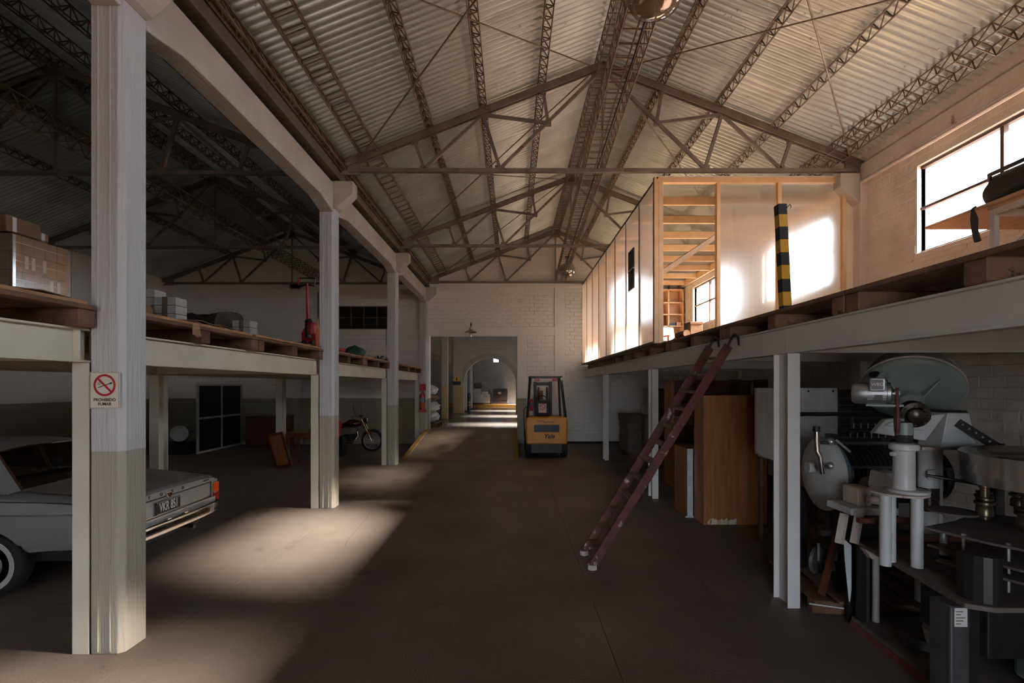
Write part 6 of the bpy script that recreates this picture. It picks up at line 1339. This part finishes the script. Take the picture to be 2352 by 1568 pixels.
for a in (.9, -.4, 2.4, -1.9):
    p0, p1, p2 = tp_(a, .10, .10), tp_(a, .30, .05), tp_(a, .13, .17); M().add([p0, p1, p2, p0 + u_ * .008, p1 + u_ * .008, p2 + u_ * .008], [(0, 1, 2), (5, 4, 3), (0, 3, 4, 1), (1, 4, 5, 2), (2, 5, 3, 0)]).build('stiffening_rib', 'green_enamel', mk)
M().lathe([(.10, .09), (.10, .16), (.06, .18)], TC, ta, 24).build('bottom_hub', 'green_enamel', mk, smooth=True)
p = tp_(.75, .36, .035); M().ball(p, .06, 14, 8, (1.2, .5, .6)).build('inspection_hole', 'rubber', mk, smooth=True)
def relp(*l): return [Vector(q) for q in l]
M().tube(relp((3.28, 4.35, 1.86), (3.26, 4.30, 2.05), (3.30, 4.30, 2.10), (3.42, 4.40, 2.09)), .028, 10).build('lug_pipe', 'green_enamel', mk, smooth=True)
M().tube(relp((4.10, 4.45, 2.12), (4.04, 4.45, 2.22), (3.96, 4.5, 2.25), (3.90, 4.6, 2.2)), .03, 10).build('lug_pipe', 'green_enamel', mk, smooth=True)
M().prism([(2.99, 1.607), (3.09, 1.72), (3.59, 1.766), (3.42, 1.543)], 'y', 4.00, 4.05).xf(Matrix.Identity(4)).build('chute_panel', 'white_enamel', mk, bevel=.006)
M().prism([(3.06, 1.67), (3.12, 1.70), (3.46, 1.73), (3.39, 1.625)], 'y', 3.975, 4.0).build('chute_boss', 'white_enamel', mk, bevel=.012)
M().prism([(3.66, 1.77), (3.84, 1.77), (3.90, 1.50), (3.60, 1.47)], 'y', 4.06, 4.30).build('hinge_box', 'white_enamel', mk, bevel=.008)
M().prism([(3.66, 1.77), (3.84, 1.77), (3.82, 1.79), (3.68, 1.79)], 'y', 4.07, 4.29).build('hinge_cap', 'dark_steel', mk)
M().lathe([(.075, .62), (.075, 1.44), (.08, 1.455)], (3.61, 4.20, 0), n=28).build('stand_column', 'white_enamel', mk, smooth=True)
M().lathe([(.08, .92), (.08, 1.12)], (3.61, 4.20, 0), n=28).build('oily_band', 'oily', mk); M().lathe([(.09, .127), (.09, .62)], (3.61, 4.20, 0), n=28).build('stand_base', 'white_enamel', mk, smooth=True)
M().tube([(3.735, 4.22, 0.127), (3.735, 4.22, 1.46)], .02, 12).build('guide_tube', 'white_enamel', mk, smooth=True)
M().box(3.46, 3.78, 4.08, 4.32, 1.455, 1.48).build('head_plate', 'white_chipped', mk)
M().tube([(3.52, 4.1, 1.24), (3.66, 3.98, 1.22), (3.86, 3.95, 1.19)], .014, 8).build('lever_rod', 'dark_steel', mk, smooth=True); M().lathe([(.045, 0), (.045, .05)], (3.56, 4.13, 1.24), (.5, -.7, 0), 16).build('lever_hub', 'white_enamel', mk)
M().bar((3.73, 4.05, 1.69), (4.02, 3.95, 1.46), .015, .07, up=(0, 0, 1)).build('perforated_arm', 'dark_steel', mk)
for k in range(6): q = Vector((3.75, 4.035, 1.675)).lerp(Vector((4.0, 3.945, 1.475)), k / 6); M().lathe([(.009, 0), (.009, .006)], q + Vector((0, -.006, 0)), (0, -1, 0), 8).build('arm_rivet', 'aluminium', mk)
for x, y in ((4.1, 4.9), (3.3, 5.0), (4.2, 4.2)): M().box(x - .04, x + .04, y - .04, y + .04, .127 if y > 4.5 else 0, 1.5).build('stand_leg', 'machine_steel', mk)
M().box(3.2, 4.3, 4.93, 5.0, 1.3, 1.38).build('stand_rail', 'machine_steel', mk)

# horizontal ribbed cylinder with a white domed end
hc = thing('ribbed_cylinder_machine', 'horizontal ribbed cylinder with a white domed end on a steel frame', 'machine', (3.4, 4.7, 0), world=True)
HC, ha = Vector((2.93, 4.62, 1.16)), Vector((1, -.05, 0)).normalized()
M().lathe([(.001, -.05), (.12, -.045), (.24, -.025), (.32, .01), (.345, .03), (.345, .06), (.30, .065)], HC, ha, 48).build('domed_end', 'white_enamel', hc, smooth=True)
M().lathe([(.05, -.11), (.05, -.03)], HC + Vector((0, 0, .06)), ha, 20).build('end_boss', 'white_enamel', hc, smooth=True)
M().lathe([(.30, .062), (.30, .12), (.27, .14)], HC, ha, 40).build('clamp_ring', 'dull_blue', hc)
M().lathe([(.235, .12), (.235, 1.05)], HC, ha, 32).build('drum', 'hose_black', hc)
for k in range(20):
    c_ = HC + ha * (.16 + .043 * k); M().lathe([(.235, -.018), (.262, -.012), (.268, 0), (.262, .012), (.235, .018)], c_, ha, 40).build('rib', 'hose_black', hc, smooth=True)
M().tube([HC + Vector((-.16, -.22, .42)), HC + Vector((-.155, -.22, .24)), HC + Vector((-.135, -.23, .2)), HC + Vector((-.11, -.23, .04))], .022, 14).build('chrome_pipe', 'chrome', hc, smooth=True)
M().lathe([(.03, 0), (.03, .05)], HC + Vector((-.16, -.22, .42)), (0, 0, 1), 16).build('pipe_cap', 'dark_steel', hc)
for z in (.30, .08):
    M().tube([HC + Vector((-.12, -.22, z + .02)), HC + Vector((1.0, -.3, z + .02))], .016, 10).build('tie_rod', 'machine_steel', hc, smooth=True)
    M().ball(HC + Vector((-.03, -.22, z + .03)), .035, 12, 8).build('valve_body', 'aluminium', hc, smooth=True); M().bar(HC + Vector((.0, -.24, z + .05)), HC + Vector((.12, -.26, z - .06 if z > .2 else z)), .015, .022).build('valve_lever', 'aluminium', hc, bevel=.004)
M().tube([HC + Vector((-.25, .25, .55)), HC + Vector((.55, .3, .55))], .02, 10).build('upper_rod', 'dark_steel', hc, smooth=True); M().bar(HC + Vector((.53, .3, .54)), HC + Vector((.53, .3, .2)), .03, .012).build('strap_bar', 'machine_steel', hc)
M().bar(HC + Vector((.56, -.06, .36)), HC + Vector((.60, -.06, .03)), .035, .01, up=(1, 0, 0)).build('strap_bar', 'machine_steel', hc)
for r_ in range(3):
    for k in range(8):
        p = HC + Vector((.42 + .07 * k, .22 - .05 * r_, .22 + .1 * r_)); M().tube([p, p + Vector((0, 0, .05))], .006, 6).build('stud_bolt', 'aluminium', hc)
    M().box(HC.x + .3, HC.x + 1.05, HC.y + .20 - .05 * r_, HC.y + .24 - .05 * r_, HC.z + .20 + .1 * r_, HC.z + .222 + .1 * r_).build('bolt_rail', 'dark_steel', hc)
M().lathe([(.035, 0), (.035, .05)], HC + Vector((.24, -.28, -.18)), (-.3, -1, 0), 16).build('rusty_nut', 'dark_wood', hc); M().box(HC.x + .24, HC.x + .30, HC.y - .26, HC.y - .16, HC.z - .36, HC.z - .12).build('clamp_lug', 'white_enamel', hc)
for x, y in ((3.0, 4.45), (3.0, 5.0), (4.1, 4.7), (4.1, 5.2)): M().box(x - .03, x + .03, y - .03, y + .03, .127 if y < 5.1 else 0, .92).build('frame_leg', 'dark_steel', hc)
for z in (.30, .62): M().box(2.85, 4.15, 4.44, 4.48, z, z + .05).build('frame_rail', 'machine_steel', hc)
M().bar((2.75, 4.30, .14), (3.02, 4.42, .82), .04, .05).build('diagonal_prop', 'dark_wood', hc)
for k in range(3): M().tube([(2.80 + .16 * k, 4.42, .40), (2.80 + .16 * k, 4.42, .56)], .012, 8).build('eye_bolt', 'aluminium', hc)
rr_ = M().lathe([(.11, -.02), (.13, 0), (.11, .02), (.05, .02), (.05, -.02)], (2.83, 4.5, .38), (.6, -1, 0), 24).build('hose_coil', 'machine_steel', hc)
# white bearing block on a bracket
bb = thing('bearing_bracket', 'chipped white bearing block on a flat bracket with splayed legs', 'machine part', (2.95, 3.95, 0), world=True)
M().box(2.70, 3.08, 3.85, 4.15, .965, 1.02).build('bracket_plate', 'white_enamel', bb, bevel=.006); M().box(2.80, 2.92, 3.92, 4.1, 1.02, 1.17).build('bearing_block', 'white_chipped', bb, bevel=.012)
M().lathe([(.032, 0), (.032, .11), (.02, .112), (.02, .15)], (2.88, 3.92, 1.08), (.6, -1, 0), 16).build('shaft_stub', 'white_chipped', bb, smooth=True)
for x in (2.66, 2.78): M().bar((x + .02, 3.90, .965), (x - .05, 3.86, .74), .05, .04).build('splayed_leg', 'white_chipped', bb)
M().box(2.9, 3.05, 4.03, 4.09, .0, .965).build('pedestal', 'dark_steel', bb); M().lathe([(.12, 0), (.12, .12), (.1, .14)], (3.0, 4.05, 1.12), (1, .2, 0), 24).build('grey_drum', 'car_dust', bb, smooth=True)
M().prism([(2.90, 1.32), (3.04, 1.32), (3.04, 1.16), (2.92, 1.10), (2.88, 1.2)], 'y', 3.75, 3.92).build('white_hood', 'white_enamel', bb, bevel=.01)
M().tube([(2.98, 3.83, 1.02), (2.98, 3.83, 1.16)], .035, 14).build('hood_tube', 'white_enamel', bb)
# bent sheet guard
gs = thing('sheet_guard', 'bent sheet metal guard with a pale tapering edge beside the filler', 'guard', (2.83, 4.05, .12), world=True)
M().add([(2.74, 4.0, .93), (2.82, 4.06, .98), (2.93, 4.1, 1.0), (2.93, 4.1, .2), (2.84, 4.06, .2), (2.80, 4.0, .25), (2.74, 4.0, .75)], [(0, 1, 4, 5, 6), (1, 2, 3, 4)]).build('dark_sheet', 'dark_steel', gs)
M().add([(2.735, 3.99, .74), (2.80, 3.99, .68), (2.80, 3.99, .32), (2.785, 3.985, .22), (2.775, 3.985, .22), (2.745, 3.99, .56)], [(0, 1, 2, 3, 4, 5)]).build('pale_fin', 'white_enamel', gs)
M().bar((2.86, 4.1, .0), (2.86, 4.1, .9), .03, .03).build('guard_stay', 'dark_steel', gs)
# pallet under the machinery
pm_ = thing('machine_pallet', 'dusty broken wooden pallet on the floor below the machinery', 'pallet', (3.25, 4.64, 0), rotz=math.radians(-8))
for y in (-.42, 0, .42): M().box(-.55, .9, y - .05, y + .05, 0, .10).build('stringer', 'pallet_wood', pm_, bevel=.004, seg=1)
for k in range(7): M().box(-.55 + .21 * k, -.39 + .21 * k, -.5, .5, .10, .125).build('deck_board', 'ladder_tread' if k % 2 else 'pallet_wood', pm_, bevel=.003, seg=1)
M().bar((2.55, 4.15, .13), (2.78, 4.05, .135), .012, .01).build('loose_rod', 'white_enamel', label='thin white rod lying across the floor pallet', cat='rod')
